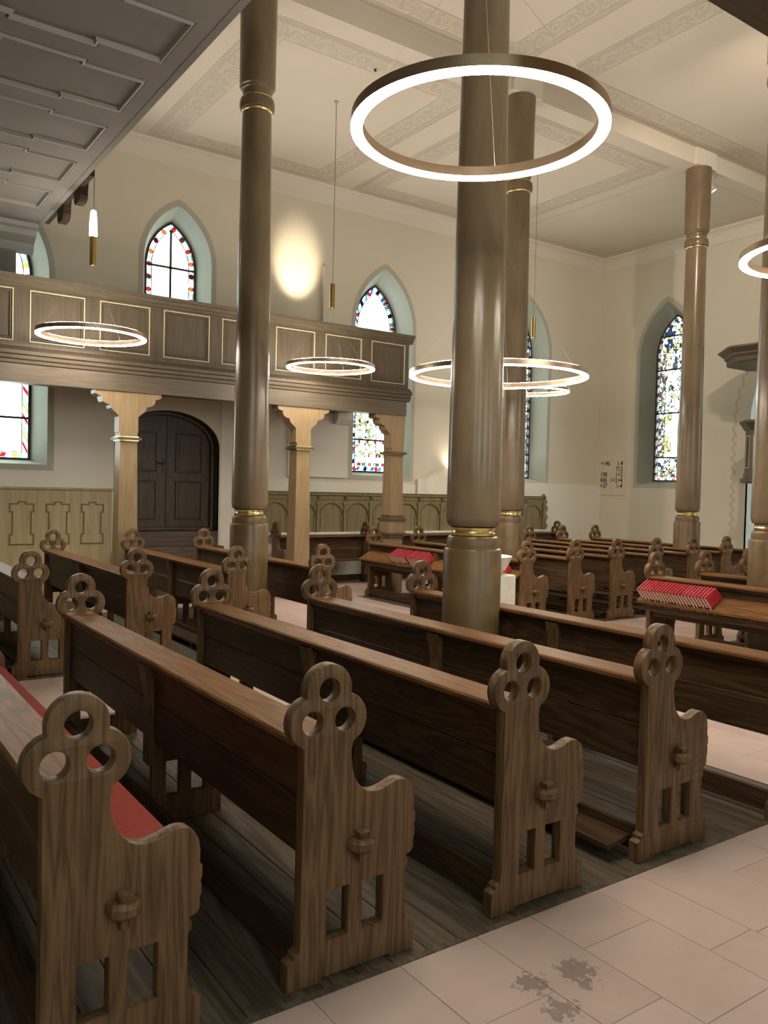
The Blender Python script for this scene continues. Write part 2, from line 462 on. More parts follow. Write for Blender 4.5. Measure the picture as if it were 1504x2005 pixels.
def arch_pts(cx, hw, zb, zs, za, n=14):
    """ccw pointed arch outline: bottom left, bottom right, up the right arc, down the left arc"""
    h = za - zs; c = (h * h - hw * hw) / (2 * hw); r = hw + c
    a1 = math.atan2(h, c)
    R = [(-c + r * math.cos(a1 * i / n), zs + r * math.sin(a1 * i / n)) for i in range(n + 1)]
    pts = [(cx - hw, zb), (cx + hw, zb)] + [(cx + x, z) for x, z in R] + [(cx - x, z) for x, z in R[-2::-1]]
    return pts

def arch_inset(cx, hw, zb, zs, za, d, n=14):
    h = za - zs; c = (h * h - hw * hw) / (2 * hw); r = hw + c - d
    return arch_pts(cx, hw - d, zb + d, zs, zs + math.sqrt(max(r * r - c * c, 1e-4)), n)

def clip(poly, axis, val, keep_less):
    out = []
    for i in range(len(poly)):
        a, b = poly[i - 1], poly[i]
        ia = (a[axis] <= val) == keep_less; ib = (b[axis] <= val) == keep_less
        if ia != ib:
            t = (val - a[axis]) / (b[axis] - a[axis])
            out.append((a[0] + t * (b[0] - a[0]), a[1] + t * (b[1] - a[1])))
        if ib: out.append(b)
    return out

# ------------------------------------------------------------------ the room
YW, XF, XB, YR = 12.55, 14.60, -4.0, -1.2
Z_AISLE, Z_NAVE, Y_STEP = 6.86, 7.12, 8.0
Y_STEP2 = 4.56

def structure(name, me, label, cat):
    o = link(name, me) if me else empty(name)
    return tag(o, label, cat, kind='structure')

# floor: a dark bed, stone slabs and timber platforms let into it
floor = structure('floor', MB().box(XB, XF + 2.0, YR, YW + 0.4, -0.25, -0.03).mesh('floor', 'mortar_dark'), 'church floor of pale pink sandstone slabs', 'floor')
PLATFORMS = [(-1.2, 4.52, 2.275, 5.46), (-1.2, 4.74, 7.215, 10.53), (6.86, 12.75, 7.06, 10.53), (6.86, 10.0, 2.2, 5.40)]
def in_platform(x0, x1, y0, y1):
    return [p for p in PLATFORMS if x0 < p[1] and x1 > p[0] and y0 < p[3] and y1 > p[2]]
def lay_slabs(x0, x1, y0, y1, xs=None, ln=(0.42, 0.95)):
    x = x0; k = 0
    xs = list(xs or [])
    while x < x1 - 0.02:
        nx = xs[k] if k < len(xs) else x + random.uniform(0.27, 0.40)
        if x1 - nx < 0.12: nx = x1
        y = y1; first = True
        while y > y0 + 0.02:
            l = random.uniform(*ln) * (random.uniform(0.4, 0.9) if first else 1)
            if y - l < y0 + 0.15: l = y - y0
            first = False
            g = 0.0009; dz = random.uniform(-0.0006, 0.0)
            MB().bevbox(x + g, nx - g, y - l + g, y - g, -0.035, dz, 0.0010).build('slab', 'sandstone_slab', floor)
            y -= l
        x = nx; k += 1
lay_slabs(0.6, 5.4, -0.3, 2.27, [0.95, 1.33, 1.68, 2.028, 2.305, 2.69, 2.955, 3.35, 3.68, 4.05, 4.4])
lay_slabs(-0.2, 4.52, 5.465, 7.21, ln=(0.6, 1.2))
lay_slabs(4.75, 6.855, 5.465, 11.4, ln=(0.6, 1.2))
lay_slabs(4.53, 6.855, 1.8, 5.46, ln=(0.6, 1.2))
lay_slabs(6.86, 12.75, 5.41, 7.055, ln=(0.6, 1.2))
rest = MB()
for (a, b_, c, d) in [(-4, 0.598, -1.2, 2.27), (0.6, 5.4, -1.2, -0.303), (5.4, 16, -1.2, 1.8), (5.4, 6.855, 1.0, 1.8), (-4, -1.2, 2.27, 12.5), (-1.2, -0.2, 5.465, 7.21),
                      (-1.2, 4.74, 10.535, 12.95), (4.75, 14.6, 11.4, 12.55), (6.86, 12.75, 10.535, 11.4), (12.755, 16, 1.8, 12.5), (10.0, 12.75, 1.8, 5.4), (4.53, 4.748, 5.465, 7.21), (6.86, 10, 1.8, 2.195), (4.742, 4.75, 7.2, 11.4)]:
    rest.box(a, b_, c, d, -0.05, -0.0015)
ro = rest.build('paving', 'sandstone_slab', floor); ro['kind'] = 'stuff'

plat_labels = ['timber platform under the pews beside the worn aisle', 'timber platform under the pews in front of the painted wainscot',
               'timber platform under the long pew block before the arcaded panelling', 'timber platform under the pews around the column by the pulpit']
for (px0, px1, py0, py1), lb in zip(PLATFORMS, plat_labels):
    pl = structure('floor', MB().box(px0, px1, py0, py1, -0.05, -0.022).mesh('floor', 'mortar_dark'), lb, 'floor')
    x = px0
    while x < px1 - 0.01:
        nx = min(px1, x + random.uniform(0.13, 0.16))
        if px1 - nx < 0.06: nx = px1
        MB().bevbox(x + 0.0015, nx - 0.0015, py0, py1, -0.022, random.uniform(-0.0015, 0), 0.002).build('board', 'floor_board_wood', pl)
        x = nx
    if py0 < 3:
        MB().box(px0, px1, py0 - 0.028, py0 - 0.001, -0.03, 0.003).build('edge_board', 'floor_board_wood', pl)

# windows: (centre, outer half width, zb, zs, za) and glass
WT = dict(hw=0.73, zb=1.80, zs=4.60, za=5.79, ghw=0.485, gzb=1.95, gzs=4.62, gza=5.46)
WS = dict(hw=0.635, zb=3.85, zs=5.12, za=6.10, ghw=0.42, gzb=4.0, gzs=5.12, gza=5.83)
BORD = 0.085
DEPTH = 0.36
LEFT_WINS = [(2.15, WT), (4.715, WS), (8.67, WT), (12.31, WT)]
DOOR = dict(cx=4.605, hw=0.85, zb=0.0, zs=2.25, za=2.80)

def round_arch(cx, hw, zb, zs, za, n=12):
    return [(cx - hw, zb), (cx + hw, zb)] + [(cx + hw * math.cos(PI * i / (2 * n)), zs + (za - zs) * math.sin(PI * i / (2 * n))) for i in range(2 * n + 1)]

def opening(c, t): return arch_pts(c, t['hw'] - BORD, t['zb'] + BORD, t['zs'], t['za'] - BORD * 1.25)

loops = [rect(XB, XF, -0.05, 7.3)] + [opening(c, t) for c, t in LEFT_WINS] + [round_arch(**{**DOOR, 'zb': 0.0})]
wall_left = structure('wall_left', curve_mesh('wall_left', loops, 0.03, 0, lambda u, v, w: (u, YW + 0.03 + w, v), 'wall_plaster', 30),
                      'long plastered side wall with pointed windows behind the gallery', 'wall')
# far wall with the chancel arch
ARCH = dict(cx=6.28, hw=2.65, zb=0.0, zs=2.9, za=5.75)
W4C = 10.81
loops = [rect(YR, YW + 0.06, -0.05, 7.3), opening(W4C, WT), round_arch(**ARCH)]
wall_far = structure('wall_far', curve_mesh('wall_far', loops, 0.03, 0, lambda u, v, w: (XF + 0.03 + w, u, v), 'wall_plaster', 30),
                     'plastered end wall with chancel arch and hymn numbers', 'wall')
RIGHT_WINS = [(-1.6, WT), (1.2, WT), (4.0, WT), (6.8, WT), (10.2, WT)]  # all out of view; first and third added to light the near pew ends
loops = [rect(XB, XF, -0.05, 7.3)] + [opening(c, t) for c, t in RIGHT_WINS]
wall_right = structure('wall_right', curve_mesh('wall_right', loops, 0.03, 0, lambda u, v, w: (u, YR - 0.03 + w, v), 'wall_plaster', 30),
                       'plastered side wall opposite the gallery', 'wall')
structure('wall_back', MB().box(XB - 0.1, XB, YR, YW, -0.05, 7.3).mesh('wall_back', 'wall_plaster'), 'plastered back wall of the church', 'wall')

# ceiling: two flat aisle fields and a slightly higher nave field
cl = MB().box(XB, XF + 0.1, Y_STEP, YW + 0.1, Z_AISLE, Z_AISLE + 0.4)
cl.box(XB, XF + 0.1, YR - 0.1, Y_STEP2, Z_AISLE, Z_AISLE + 0.4)
cl.box(XB, XF + 0.1, Y_STEP2 - 0.05, Y_STEP + 0.05, Z_NAVE, Z_NAVE + 0.2)
ceiling = structure('ceiling', cl.mesh('ceiling', 'ceiling_plaster'), 'flat plastered ceiling with stencilled scroll borders', 'ceiling')
def uv_strip(name, pts4, length, parent, mat='ceiling_scroll_paint'):
    me = bpy.data.meshes.new(name); me.from_pydata(pts4, [], [(0, 1, 2, 3)])
    uv = me.uv_layers.new(name='UVMap')
    for i, c in enumerate(((0, 0), (length, 0), (length, 1), (0, 1))): uv.data[i].uv = c
    me.materials.append(MATS[mat]); me.update()
    return link(name, me, parent)
def ceiling_frame(x0, x1, y0, y1, z):
    z0 = z - 0.002
    for d, w in ((0.0, 0.020), (0.035, 0.012), (0.065, 0.035), (0.405, 0.010)):
        fr = frame_mesh([(x0 + d, y0 + d), (x1 - d, y0 + d), (x1 - d, y1 - d), (x0 + d, y1 - d)], w, lambda u, v, h: (u, v, h), z0, z0 - 0.001)
        fr.build('painted_line', 'ceiling_line_paint', ceiling)
    a, b_ = 0.105, 0.40
    zz = z0 - 0.0005
    uv_strip('painted_border', [(x0 + a, y0 + a, zz), (x1 - a, y0 + a, zz), (x1 - b_, y0 + b_, zz), (x0 + b_, y0 + b_, zz)], x1 - x0 - 2 * a, ceiling)
    uv_strip('painted_border', [(x1 - a, y1 - a, zz), (x0 + a, y1 - a, zz), (x0 + b_, y1 - b_, zz), (x1 - b_, y1 - b_, zz)], x1 - x0 - 2 * a, ceiling)
    uv_strip('painted_border', [(x0 + a, y1 - a, zz), (x0 + a, y0 + a, zz), (x0 + b_, y0 + b_, zz), (x0 + b_, y1 - b_, zz)], y1 - y0 - 2 * a, ceiling)
    uv_strip('painted_border', [(x1 - a, y0 + a, zz), (x1 - a, y1 - a, zz), (x1 - b_, y1 - b_, zz), (x1 - b_, y0 + b_, zz)], y1 - y0 - 2 * a, ceiling)
for x0, x1 in ((0.3, 3.65), (4.09, 7.25), (7.70, 11.2)): ceiling_frame(x0, x1, 8.32, 12.30, Z_AISLE)
for x0, x1 in ((0.3, 3.62), (4.13, 7.45), (8.0, 14.2)): ceiling_frame(x0, x1, 4.62, 7.94, Z_NAVE)
# thin painted line round the last aisle field
frame_mesh([(11.5, 8.3), (14.25, 8.3), (14.25, 12.2), (11.5, 12.2)], 0.02, lambda u, v, h: (u, v, h), Z_AISLE - 0.002, Z_AISLE - 0.003).build('painted_line', 'ceiling_line_paint', ceiling)
# consoles where the columns meet the step
for x in (3.88, 7.70, 11.62):
    MB().box(x - 0.26, x + 0.26, Y_STEP - 0.04, Y_STEP, Z_AISLE, Z_NAVE).build('console', 'cornice_plaster', ceiling)
# cornices: cove profile
CP = [(0, -0.27), (0.03, -0.25), (0.05, -0.20), (0.06, -0.16), (0.10, -0.08), (0.16, -0.04), (0.19, -0.035), (0.21, 0.0), (0, 0.0)]
structure('trim_1', MB().extrude(CP, lambda a, b: (XB, YW - a, Z_AISLE + b), lambda a, b: (XF, YW - a, Z_AISLE + b)).mesh('trim_1', 'cornice_plaster', 30), 'plaster cornice above the pointed windows of the side wall', 'cornice')
structure('trim_2', MB().extrude(CP, lambda a, b: (XF - a, YR, Z_AISLE + b), lambda a, b: (XF - a, YW, Z_AISLE + b)).mesh('trim_2', 'cornice_plaster', 30), 'plaster cornice along the top of the end wall', 'cornice')

# stepped lower wall: ledge right of the gallery end, boxed projection left of it
structure('trim_3', MB().box(9.45, XF, YW - 0.10, YW, 0.0, 1.85).mesh('trim_3', 'low_wall_plaster'), 'white plaster ledge under the tall windows beyond the gallery', 'wall ledge')
structure('trim_9', MB().box(2.884, 3.745, YW - 0.008, YW, 1.56, 3.05).box(-2.5, 1.415, YW - 0.008, YW, 1.56, 3.05).box(1.415, 2.884, YW - 0.008, YW, 1.56, 1.797).box(5.48, 6.69, YW - 0.008, YW, 0.0, 3.05).mesh('trim_9', 'low_wall_plaster'), 'white painted lower wall around the door under the gallery', 'wall')  # sheet paler than the wall behind it, in place of daylight under the gallery
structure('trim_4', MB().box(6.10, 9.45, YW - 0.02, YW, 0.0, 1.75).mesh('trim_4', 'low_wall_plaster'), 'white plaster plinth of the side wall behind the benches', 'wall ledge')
structure('trim_5', MB().box(7.30, 7.43, YW - 0.09, YW, 3.12, 5.50).mesh('trim_5', 'wall_plaster'), 'narrow plaster casing on the wall above the gallery floor', 'wall')
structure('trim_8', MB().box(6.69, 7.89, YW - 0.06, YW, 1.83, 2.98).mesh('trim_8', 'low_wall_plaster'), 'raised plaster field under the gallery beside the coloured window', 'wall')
structure('trim_6', MB().extrude([(0, 0), (0.22, 0), (0.20, -0.12), (0.12, -0.2), (0, -0.22)], lambda a, b: (7.58, YW - a, 2.98 + b), lambda a, b: (7.88, YW - a, 2.98 + b)).mesh('trim_6', 'low_wall_plaster', 30), 'plaster corbel under the gallery beside the coloured window', 'corbel')

# ------------------------------------------------------------------ windows
def window(idx, mp, t, style, label):
    """mp(u, v, d): u along the wall, v height, d depth behind the wall face"""
    w = structure('window_%d' % idx, None, label, 'window')
    c = 0.0
    op = arch_pts(c, t['hw'] - BORD, t['zb'] + BORD, t['zs'], t['za'] - BORD * 1.25)
    ou = arch_pts(c, t['hw'], t['zb'], t['zs'], t['za'])
    gl = arch_pts(c, t['ghw'], t['gzb'], t['gzs'], t['gza'])
    bd = MB()
    bd.loft([mp(*p, -0.004) for p in ou], [mp(*p, -0.004) for p in op])
    bd.loft([mp(*p, 0.0) for p in ou], [mp(*p, -0.004) for p in ou])
    bd.build('painted_border', 'reveal_border_paint', w, recalc=False)
    rv = MB().loft([mp(*p, -0.004) for p in op], [mp(*p, DEPTH) for p in gl])
    rv.build('reveal', 'reveal_paint', w, 50)
    rv2 = MB().loft([mp(*p, DEPTH + 0.08) for p in gl], [mp(*p, DEPTH) for p in gl]).build('frame_rebate', 'iron_black', w)
    args = (c, t['ghw'], t['gzb'], t['gzs'], t['gza'])
    def poly(name, pts, d, mat, parent=w):
        mb = MB(); n = len(pts)
        mb.v = [tuple(mp(*p, d)) for p in pts]; mb.f = [tuple(range(n))]
        return mb.build(name, mat, parent, recalc=False)
    def bar(pts_in, pts_out, name, d0, d1, mat):
        mb = MB()
        A = [mp(*p, d0) for p in pts_out]; B = [mp(*p, d0) for p in pts_in]
        A1 = [mp(*p, d1) for p in pts_out]; B1 = [mp(*p, d1) for p in pts_in]
        mb.loft(A, B); mb.loft(B, B1); mb.loft(B1, A1)
        return mb.build(name, mat, w)
    def stick(x0, x1, z0, z1, name='bar', mat='iron_black', d0=DEPTH - 0.012, d1=DEPTH + 0.02):
        a = mp(x0, z0, d0); b = mp(x1, z1, d1)
        return MB().box(min(a[0], b[0]), max(a[0], b[0]), min(a[1], b[1]), max(a[1], b[1]), min(a[2], b[2]), max(a[2], b[2])).build(name, mat, w)
    FR = 0.032
    bar(arch_inset(*args, FR), gl, 'iron_frame', DEPTH - 0.02, DEPTH + 0.03, 'iron_black')
    inner = FR + style.get('border', 0.075)
    A = arch_inset(*args, FR); B = arch_inset(*args, inner)
    # border strip, one piece of glass after another
    if style.get('border', 0.075) > 0:
        def resample(P, m):
            P = P + [P[0]]; L = [0]
            for a, b in zip(P, P[1:]): L.append(L[-1] + math.dist(a, b))
            out = []; j = 0
            for k in range(m):
                s = L[-1] * k / m
                while L[j + 1] < s: j += 1
                f = (s - L[j]) / max(1e-9, L[j + 1] - L[j]); out.append((P[j][0] + f * (P[j + 1][0] - P[j][0]), P[j][1] + f * (P[j + 1][1] - P[j][1])))
            return out
        per = sum(math.dist(a, b) for a, b in zip(A, A[1:] + A[:1]))
        m = int(per / style.get('piece', 0.11)); SUB = 3
        ra, rb = resample(A, m * SUB), resample(B, m * SUB)
        seq = style['seq']
        for k in range(m):
            ids = [(k * SUB + q) % (m * SUB) for q in range(SUB + 1)]
            pts = [ra[i] for i in ids] + [rb[i] for i in ids[::-1]]
            mid = Vector((sum(p[0] for p in pts) / len(pts), sum(p[1] for p in pts) / len(pts)))
            pts = [tuple(mid + (Vector(p) - mid) * 0.93) for p in pts]
            poly('pane', pts, DEPTH + 0.006, seq[k % len(seq)])
            if style.get('roundel') and k % style['roundel'][0] == 0:
                poly('roundel', [(mid.x + 0.042 * math.cos(2 * PI * i / 12), mid.y + 0.042 * math.sin(2 * PI * i / 12)) for i in range(12)], DEPTH + 0.002, style['roundel'][1][(k // style['roundel'][0]) % len(style['roundel'][1])])
        bar(arch_inset(*args, inner + 0.012), B, 'lead_line', DEPTH - 0.004, DEPTH + 0.012, 'lead_grey')
    core = arch_inset(*args, inner + 0.012)
    lo, hi = core[0][1], max(p[1] for p in core)
    # rows
    for z in style['bars']: stick(-t['ghw'] + 0.02 if z < t['gzs'] else -t['ghw'] * 0.93, t['ghw'] - 0.02 if z < t['gzs'] else t['ghw'] * 0.93, z - 0.016, z + 0.016, 'transom')
    if style.get('mullion'): stick(-0.017, 0.017, lo, hi + 0.02, 'mullion')
    rows = [lo] + [r for r in style['rows'] if lo < r < hi] + [hi + 0.01]
    g = 0.004
    for ri, (r0, r1) in enumerate(zip(rows, rows[1:])):
        cols = style['cols'](ri, (r0 + r1) / 2)
        hw = t['ghw'] - inner - 0.012
        for ci in range(len(cols) - 1):
            c0, c1 = cols[ci] * hw, cols[ci + 1] * hw
            P = core
            for ax, val, less in ((1, r0 + g, False), (1, r1 - g, True), (0, c0 + g, False), (0, c1 - g, True)):
                P = clip(P, ax, val, less)
                if len(P) < 3: break
            if len(P) < 3: continue
            poly('pane', P, DEPTH + 0.006, style['mat'](ri, ci, (r0 + r1) / 2, len(cols) - 1))
        for cc in cols[1:-1]:
            zt = r1
            if r1 > t['gzs']:
                xs = [p[1] for p in clip(clip(core, 0, cc * hw - 0.01, False), 0, cc * hw + 0.01, True)]
                zt = min(r1, max(xs) if xs else r0)
            if zt > r0: stick(cc * hw - g, cc * hw + g, r0, zt, 'lead_line', 'lead_grey', DEPTH, DEPTH + 0.012)
        if ri: stick(-hw * (1 if r0 < t['gzs'] else 0.6), hw * (1 if r0 < t['gzs'] else 0.6), r0 - g, r0 + g, 'lead_line', 'lead_grey', DEPTH, DEPTH + 0.012)
    for (u, v, mat, r) in style.get('dots', []):
        poly('roundel', [(u + r * math.cos(2 * PI * i / 10), v + r * 1.25 * math.sin(2 * PI * i / 10)) for i in range(10)], DEPTH + 0.002, mat)
    return w

def left_map(c): return lambda u, v, d: (c + u, YW + d, v)
def far_map(c): return lambda u, v, d: (XF + d, c + u, v)
def right_map(c): return lambda u, v, d: (c - u, YR - d, v)

def plain_style(mull=True):
    return dict(seq=['glass_clear', 'glass_pale_green', 'glass_clear'], roundel=(2, ['glass_red', 'glass_orange']), piece=0.105,
                bars=[2.56, 3.2, 3.9, 4.55, 5.11] if mull == 'tall' else [4.55, 5.11], mullion=True, rows=[2.56, 3.2, 3.9, 4.55, 5.11],
                cols=lambda ri, z: [-1, 0, 1], mat=lambda ri, ci, z, n: 'glass_clear')
_tulip = ['glass_clear', 'glass_red', 'glass_clear', 'glass_yellow', 'glass_pale_green']
s0 = dict(seq=_tulip, piece=0.085, bars=[2.56, 3.2, 3.9, 4.6], mullion=False, rows=[2.56, 3.2, 3.9, 4.6, 5.0],
          cols=lambda ri, z: [-1, 0, 1], mat=lambda ri, ci, z, n: 'glass_clear')
def leaf_mat(ri, ci, z, n):
    if z < 2.13: return ['glass_clear', 'glass_red', 'glass_yellow', 'glass_teal', 'glass_clear', 'glass_orange', 'glass_clear', 'glass_yellow', 'glass_blue', 'glass_clear', 'glass_red', 'glass_pale_green'][ci % 12]
    if z < 2.24: return 'glass_clear'
    if z > 4.55: return 'glass_clear'
    return 'glass_white_leaf'
dots2 = [(u, z, random.choice(['glass_red', 'glass_red', 'glass_orange']), 0.028) for z in (2.52, 2.90, 3.25) for u in (-0.27, -0.09, 0.09, 0.27)] + [(u, 2.27, m_, 0.026) for u, m_ in ((-0.05, 'glass_orange'), (0.13, 'glass_red'), (0.3, 'glass_orange'))]
s2 = dict(seq=['glass_clear', 'glass_blue', 'glass_clear', 'glass_teal'], piece=0.085, bars=[2.56, 3.25, 3.95, 4.62], mullion=False,
          rows=[2.13, 2.24, 2.40, 2.56, 2.74, 2.92, 3.09, 3.25, 3.6, 3.95, 4.3, 4.62],
          cols=lambda ri, z: ([-1 + 2 * k / 12 for k in range(13)] if z < 2.13 else ([-1, -0.35, 0.3, 1] if z < 4.6 else [-1, 1])), mat=leaf_mat, dots=dots2,
          roundel=(3, ['glass_red', 'glass_blue']))
def fig_mat(ri, ci, z, n):
    if z < 2.2: return 'glass_dense'
    if z < 2.45: return 'glass_canopy'
    e = ci in (0, n - 1)
    if z < 3.4: return 'glass_dense' if e else ('glass_robe' if ci == n - 2 else 'glass_clear')
    if z < 4.3: return 'glass_dense' if e else 'glass_figure'
    if z < 5.02: return 'glass_dense' if e and z < 4.6 else 'glass_canopy'
    return 'glass_canopy' if ci == 1 else 'glass_blue_ground'
s4 = dict(seq=['glass_red', 'glass_clear', 'glass_dense', 'glass_clear'], piece=0.095, border=0.035, bars=[2.46, 3.40, 4.32, 5.03], mullion=False,
          rows=[2.18, 2.46, 2.8, 3.1, 3.40, 3.86, 4.32, 4.68, 5.03], cols=lambda ri, z: [-1, -0.62, -0.2, 0.22, 0.62, 1] if z < 5.0 else [-1, -0.35, 0.35, 1], mat=fig_mat)
window(1, left_map(2.15), WT, s0, 'tall pointed window with red tulip glass border, nearest the boarded gallery soffit')
window(2, left_map(4.715), WS, plain_style(), 'small pointed window with clear panes and red roundels above the brown door')
window(3, left_map(8.67), WT, s2, 'tall pointed window of leaf patterned glass crossed by the gallery end')
window(4, left_map(12.31), WT, s4, 'tall pointed stained glass window near the corner of the side wall')
window(5, far_map(W4C), WT, s4, 'tall pointed stained glass figure window in the end wall beside the hymn numbers')
sr = dict(seq=['glass_clear'], piece=0.4, bars=[2.9, 3.9], mullion=True, rows=[2.9, 3.9], cols=lambda ri, z: [-1, 0, 1], mat=lambda ri, ci, z, n: 'glass_clear')
for i, (c, t) in enumerate(RIGHT_WINS):
    window(6 + i, right_map(c), t, sr, ['first tall clear window of the opposite wall counted from the back', 'second tall clear window of the opposite wall counted from the back', 'third tall clear window of the opposite wall counted from the back', 'fourth tall clear window of the opposite wall counted from the back', 'tall clear window of the opposite wall nearest the chancel'][i])

# ------------------------------------------------------------------ door and steps
dr = structure('door_1', None, 'dark brown double door with arched head under the gallery', 'door')
dz = 0.90
do = round_arch(DOOR['cx'], DOOR['hw'], 0.0, DOOR['zs'], DOOR['za'])
MB().loft([(x, YW, z) for x, z in do], [(x, YW + 0.30, z) for x, z in do]).build('jamb', 'door_wood', dr, 40)
MB().box(DOOR['cx'] - 1.0, DOOR['cx'] + 1.0, YW + 0.34, YW + 0.40, 0, 3.0).build('backing', 'door_wood', dr)
ins = [(DOOR['cx'] + (x - DOOR['cx']) * 0.93, z) for x, z in do]
leafL = clip(clip(ins, 0, 4.665, True), 1, dz, False); leafR = clip(clip(ins, 0, 4.675, False), 1, dz, False)
for pts, nm in ((leafL, 0), (leafR, 1)):
    lf = MB().extrude(pts, lambda a, b: (a, YW + 0.28, b), lambda a, b: (a, YW + 0.34, b)).build('door_leaf', 'door_wood', dr)
    xs = (4.82, 5.28) if nm else (4.05, 4.52)
    for z0, z1 in ((1.07, 1.70), (1.83, 2.47)):
        frame_mesh(rect(xs[0], xs[1], z0, z1), 0.03, lambda u, v, h: (u, h, v), YW + 0.28, YW + 0.262, 0.008).build('panel_moulding', 'door_wood', lf)
        MB().box(xs[0] + 0.06, xs[1] - 0.06, YW + 0.268, YW + 0.281, z0 + 0.06, z1 - 0.06).build('panel', 'door_wood', lf)
    if not nm:
        hd = MB().box(4.605, 4.645, YW + 0.268, YW + 0.28, 1.80, 2.06)
        hd.tube([(4.625, YW + 0.27, 1.97), (4.625, YW + 0.215, 1.97), (4.50, YW + 0.215, 1.98)], 0.012, 8)
        hd.build('handle', 'iron_black', lf)
frame_mesh(clip(do, 1, dz, False), 0.062, lambda u, v, h: (u, h, v), YW + 0.30, YW + 0.20, 0.01).build('door_frame', 'door_wood', dr)
stp = tag(empty('door_steps', (4.6, 12.1, 0)), 'brown wooden steps leading up to the arched door', 'steps')
for i in range(4):
    z1 = 0.90 - i * 0.225
    y1 = YW + 0.28 if i == 0 else YW - 0.02 - (i - 1) * 0.26
    y0 = YW - 0.02 - i * 0.26
    MB().bevbox(3.80 - 4.6, 5.44 - 4.6, y0 - 12.1, y1 - 12.1, 0.0 if i else 0.0, z1, 0.008).build('step', 'step_wood', stp)

# ------------------------------------------------------------------ wainscot and arcaded panelling
def eared(x0, x1, z0, z1, e=0.035, h=0.16):
    return [(x0, z0), (x1, z0), (x1, z0 + h), (x1 - e, z0 + h), (x1 - e, z1 - h), (x1, z1 - h), (x1, z1 - 0.03), (x1 - 0.11, z1 - 0.03), (x1 - 0.11, z1),
            (x0 + 0.11, z1), (x0 + 0.11, z1 - 0.03), (x0, z1 - 0.03), (x0, z1 - h), (x0 + e, z1 - h), (x0 + e, z0 + h), (x0, z0 + h)]
wn = tag(empty('wainscot', (2.0, YW - 0.03, 0)), 'tan painted wainscot with eared panel outlines left of the door', 'panelling')
MB().box(-1.8, 1.72, -0.02, 0.03, 0.0, 1.53).build('board_face', 'wainscot_paint', wn)
MB().box(-1.8, 1.735, -0.05, 0.03, 1.53, 1.56).build('cap_rail', 'wainscot_paint', wn)
x = 1.60 - 0.335
for k in range(7):
    pts = eared(x, x + 0.335, 0.73, 1.355)
    frame_mesh(pts, 0.018, lambda u, v, h: (u, h, v), -0.018, -0.028).build('panel_outline', 'wainscot_line', wn)
    MB().extrude(offset_poly(pts, 0.02), lambda a, b: (a, -0.018, b), lambda a, b: (a, -0.024, b)).build('panel', 'wainscot_paint', wn)
    x -= 0.49

ar = tag(empty('arcaded_panelling', (9.5, YW - 0.10, 0)), 'tan carved wall panelling with a row of round arches and colonnettes', 'panelling')
ax0, ax1 = 6.15 - 9.5, 12.80 - 9.5
MB().box(ax0, ax1 - 0.05, -0.02, 0.0, 0.86, 1.50).build('back_panel', 'arcade_paint', ar)
cr = [(-0.02, 1.44), (-0.05, 1.44), (-0.055, 1.50), (-0.08, 1.52), (-0.08, 1.55), (-0.10, 1.57), (0.0, 1.57), (0.0, 1.44)]
MB().extrude(cr, lambda a, b: (ax0, a, b), lambda a, b: (ax1, a, b)).build('cornice', 'arcade_paint', ar)
MB().box(ax0, ax1 + 0.05, -0.09, 0.0, 0.83, 0.87).build('sill_rail', 'low_wall_plaster', ar)
n_ar = 12; pw = (ax1 - 0.05 - ax0) / n_ar
for i in range(n_ar):
    xa, xb = ax0 + i * pw, ax0 + (i + 1) * pw
    xm = (xa + xb) / 2; r = pw / 2 - 0.055
    # arch board with round cut-out
    P = [(xa + 0.02, 1.44), (xa + 0.02, 1.15)] + [(xm - r, 1.15)] + [(xm - r * math.cos(PI * k / 14), 1.15 + r * 1.02 * math.sin(PI * k / 14)) for k in range(15)] + [(xb - 0.02, 1.15), (xb - 0.02, 1.44)]
    mb = MB()
    arc = [(xm - r * math.cos(PI * k / 14), 1.15 + r * 1.02 * math.sin(PI * k / 14)) for k in range(15)]
    top = [(xa + (xb - xa) * k / 14, 1.44) for k in range(15)]
    mb.loft([(a, -0.035, b) for a, b in arc], [(a, -0.035, b) for a, b in top], close=False)
    mb.loft([(a, -0.02, b) for a, b in arc], [(a, -0.035, b) for a, b in arc], close=False)
    mb.build('arch_spandrel', 'arcade_paint', ar, 30)
    mb = MB()
    arc2 = [(xm - (r + 0.018) * math.cos(PI * k / 14), 1.15 + (r + 0.018) * 1.02 * math.sin(PI * k / 14)) for k in range(15)]
    mb.loft([(a, -0.044, b) for a, b in arc], [(a, -0.044, b) for a, b in arc2], close=False); mb.loft([(a, -0.02, b) for a, b in arc], [(a, -0.044, b) for a, b in arc], close=False); mb.loft([(a, -0.044, b) for a, b in arc2], [(a, -0.03, b) for a, b in arc2], close=False)
    mb.build('arch_bead', 'wainscot_line', ar, 30)
    for q in (xa + 0.065, xb - 0.065):
        MB().lathe([(0.016, 0.88), (0.012, 0.90), (0.012, 1.10), (0.022, 1.14), (0.022, 1.155)], 8, (q, -0.03)).build('colonnette', 'arcade_paint', ar, 40)
    MB().box(xa - 0.03, xa + 0.03, -0.06, -0.02, 0.87, 1.36).build('pilaster', 'arcade_paint', ar)
    MB().box(xa - 0.045, xa + 0.045, -0.07, -0.02, 1.36, 1.40).build('pilaster_cap', 'arcade_paint', ar)
    MB().box(xa - 0.025, xa + 0.025, -0.10, -0.05, 1.46, 1.51).build('rosette_block', 'wainscot_line', ar)
# carved end of the panelling
ep = [(0, 0.86)] + [(0.10 + 0.035 * math.sin(k * 1.9), 0.90 + k * 0.055) for k in range(11)] + [(0.06, 1.53), (0.03, 1.62), (0, 1.57)]
MB().extrude(ep, lambda a, b: (ax1 - 0.05 + a, -0.08, b), lambda a, b: (ax1 - 0.05 + a, 0.0, b)).build('carved_end', 'arcade_paint', ar)

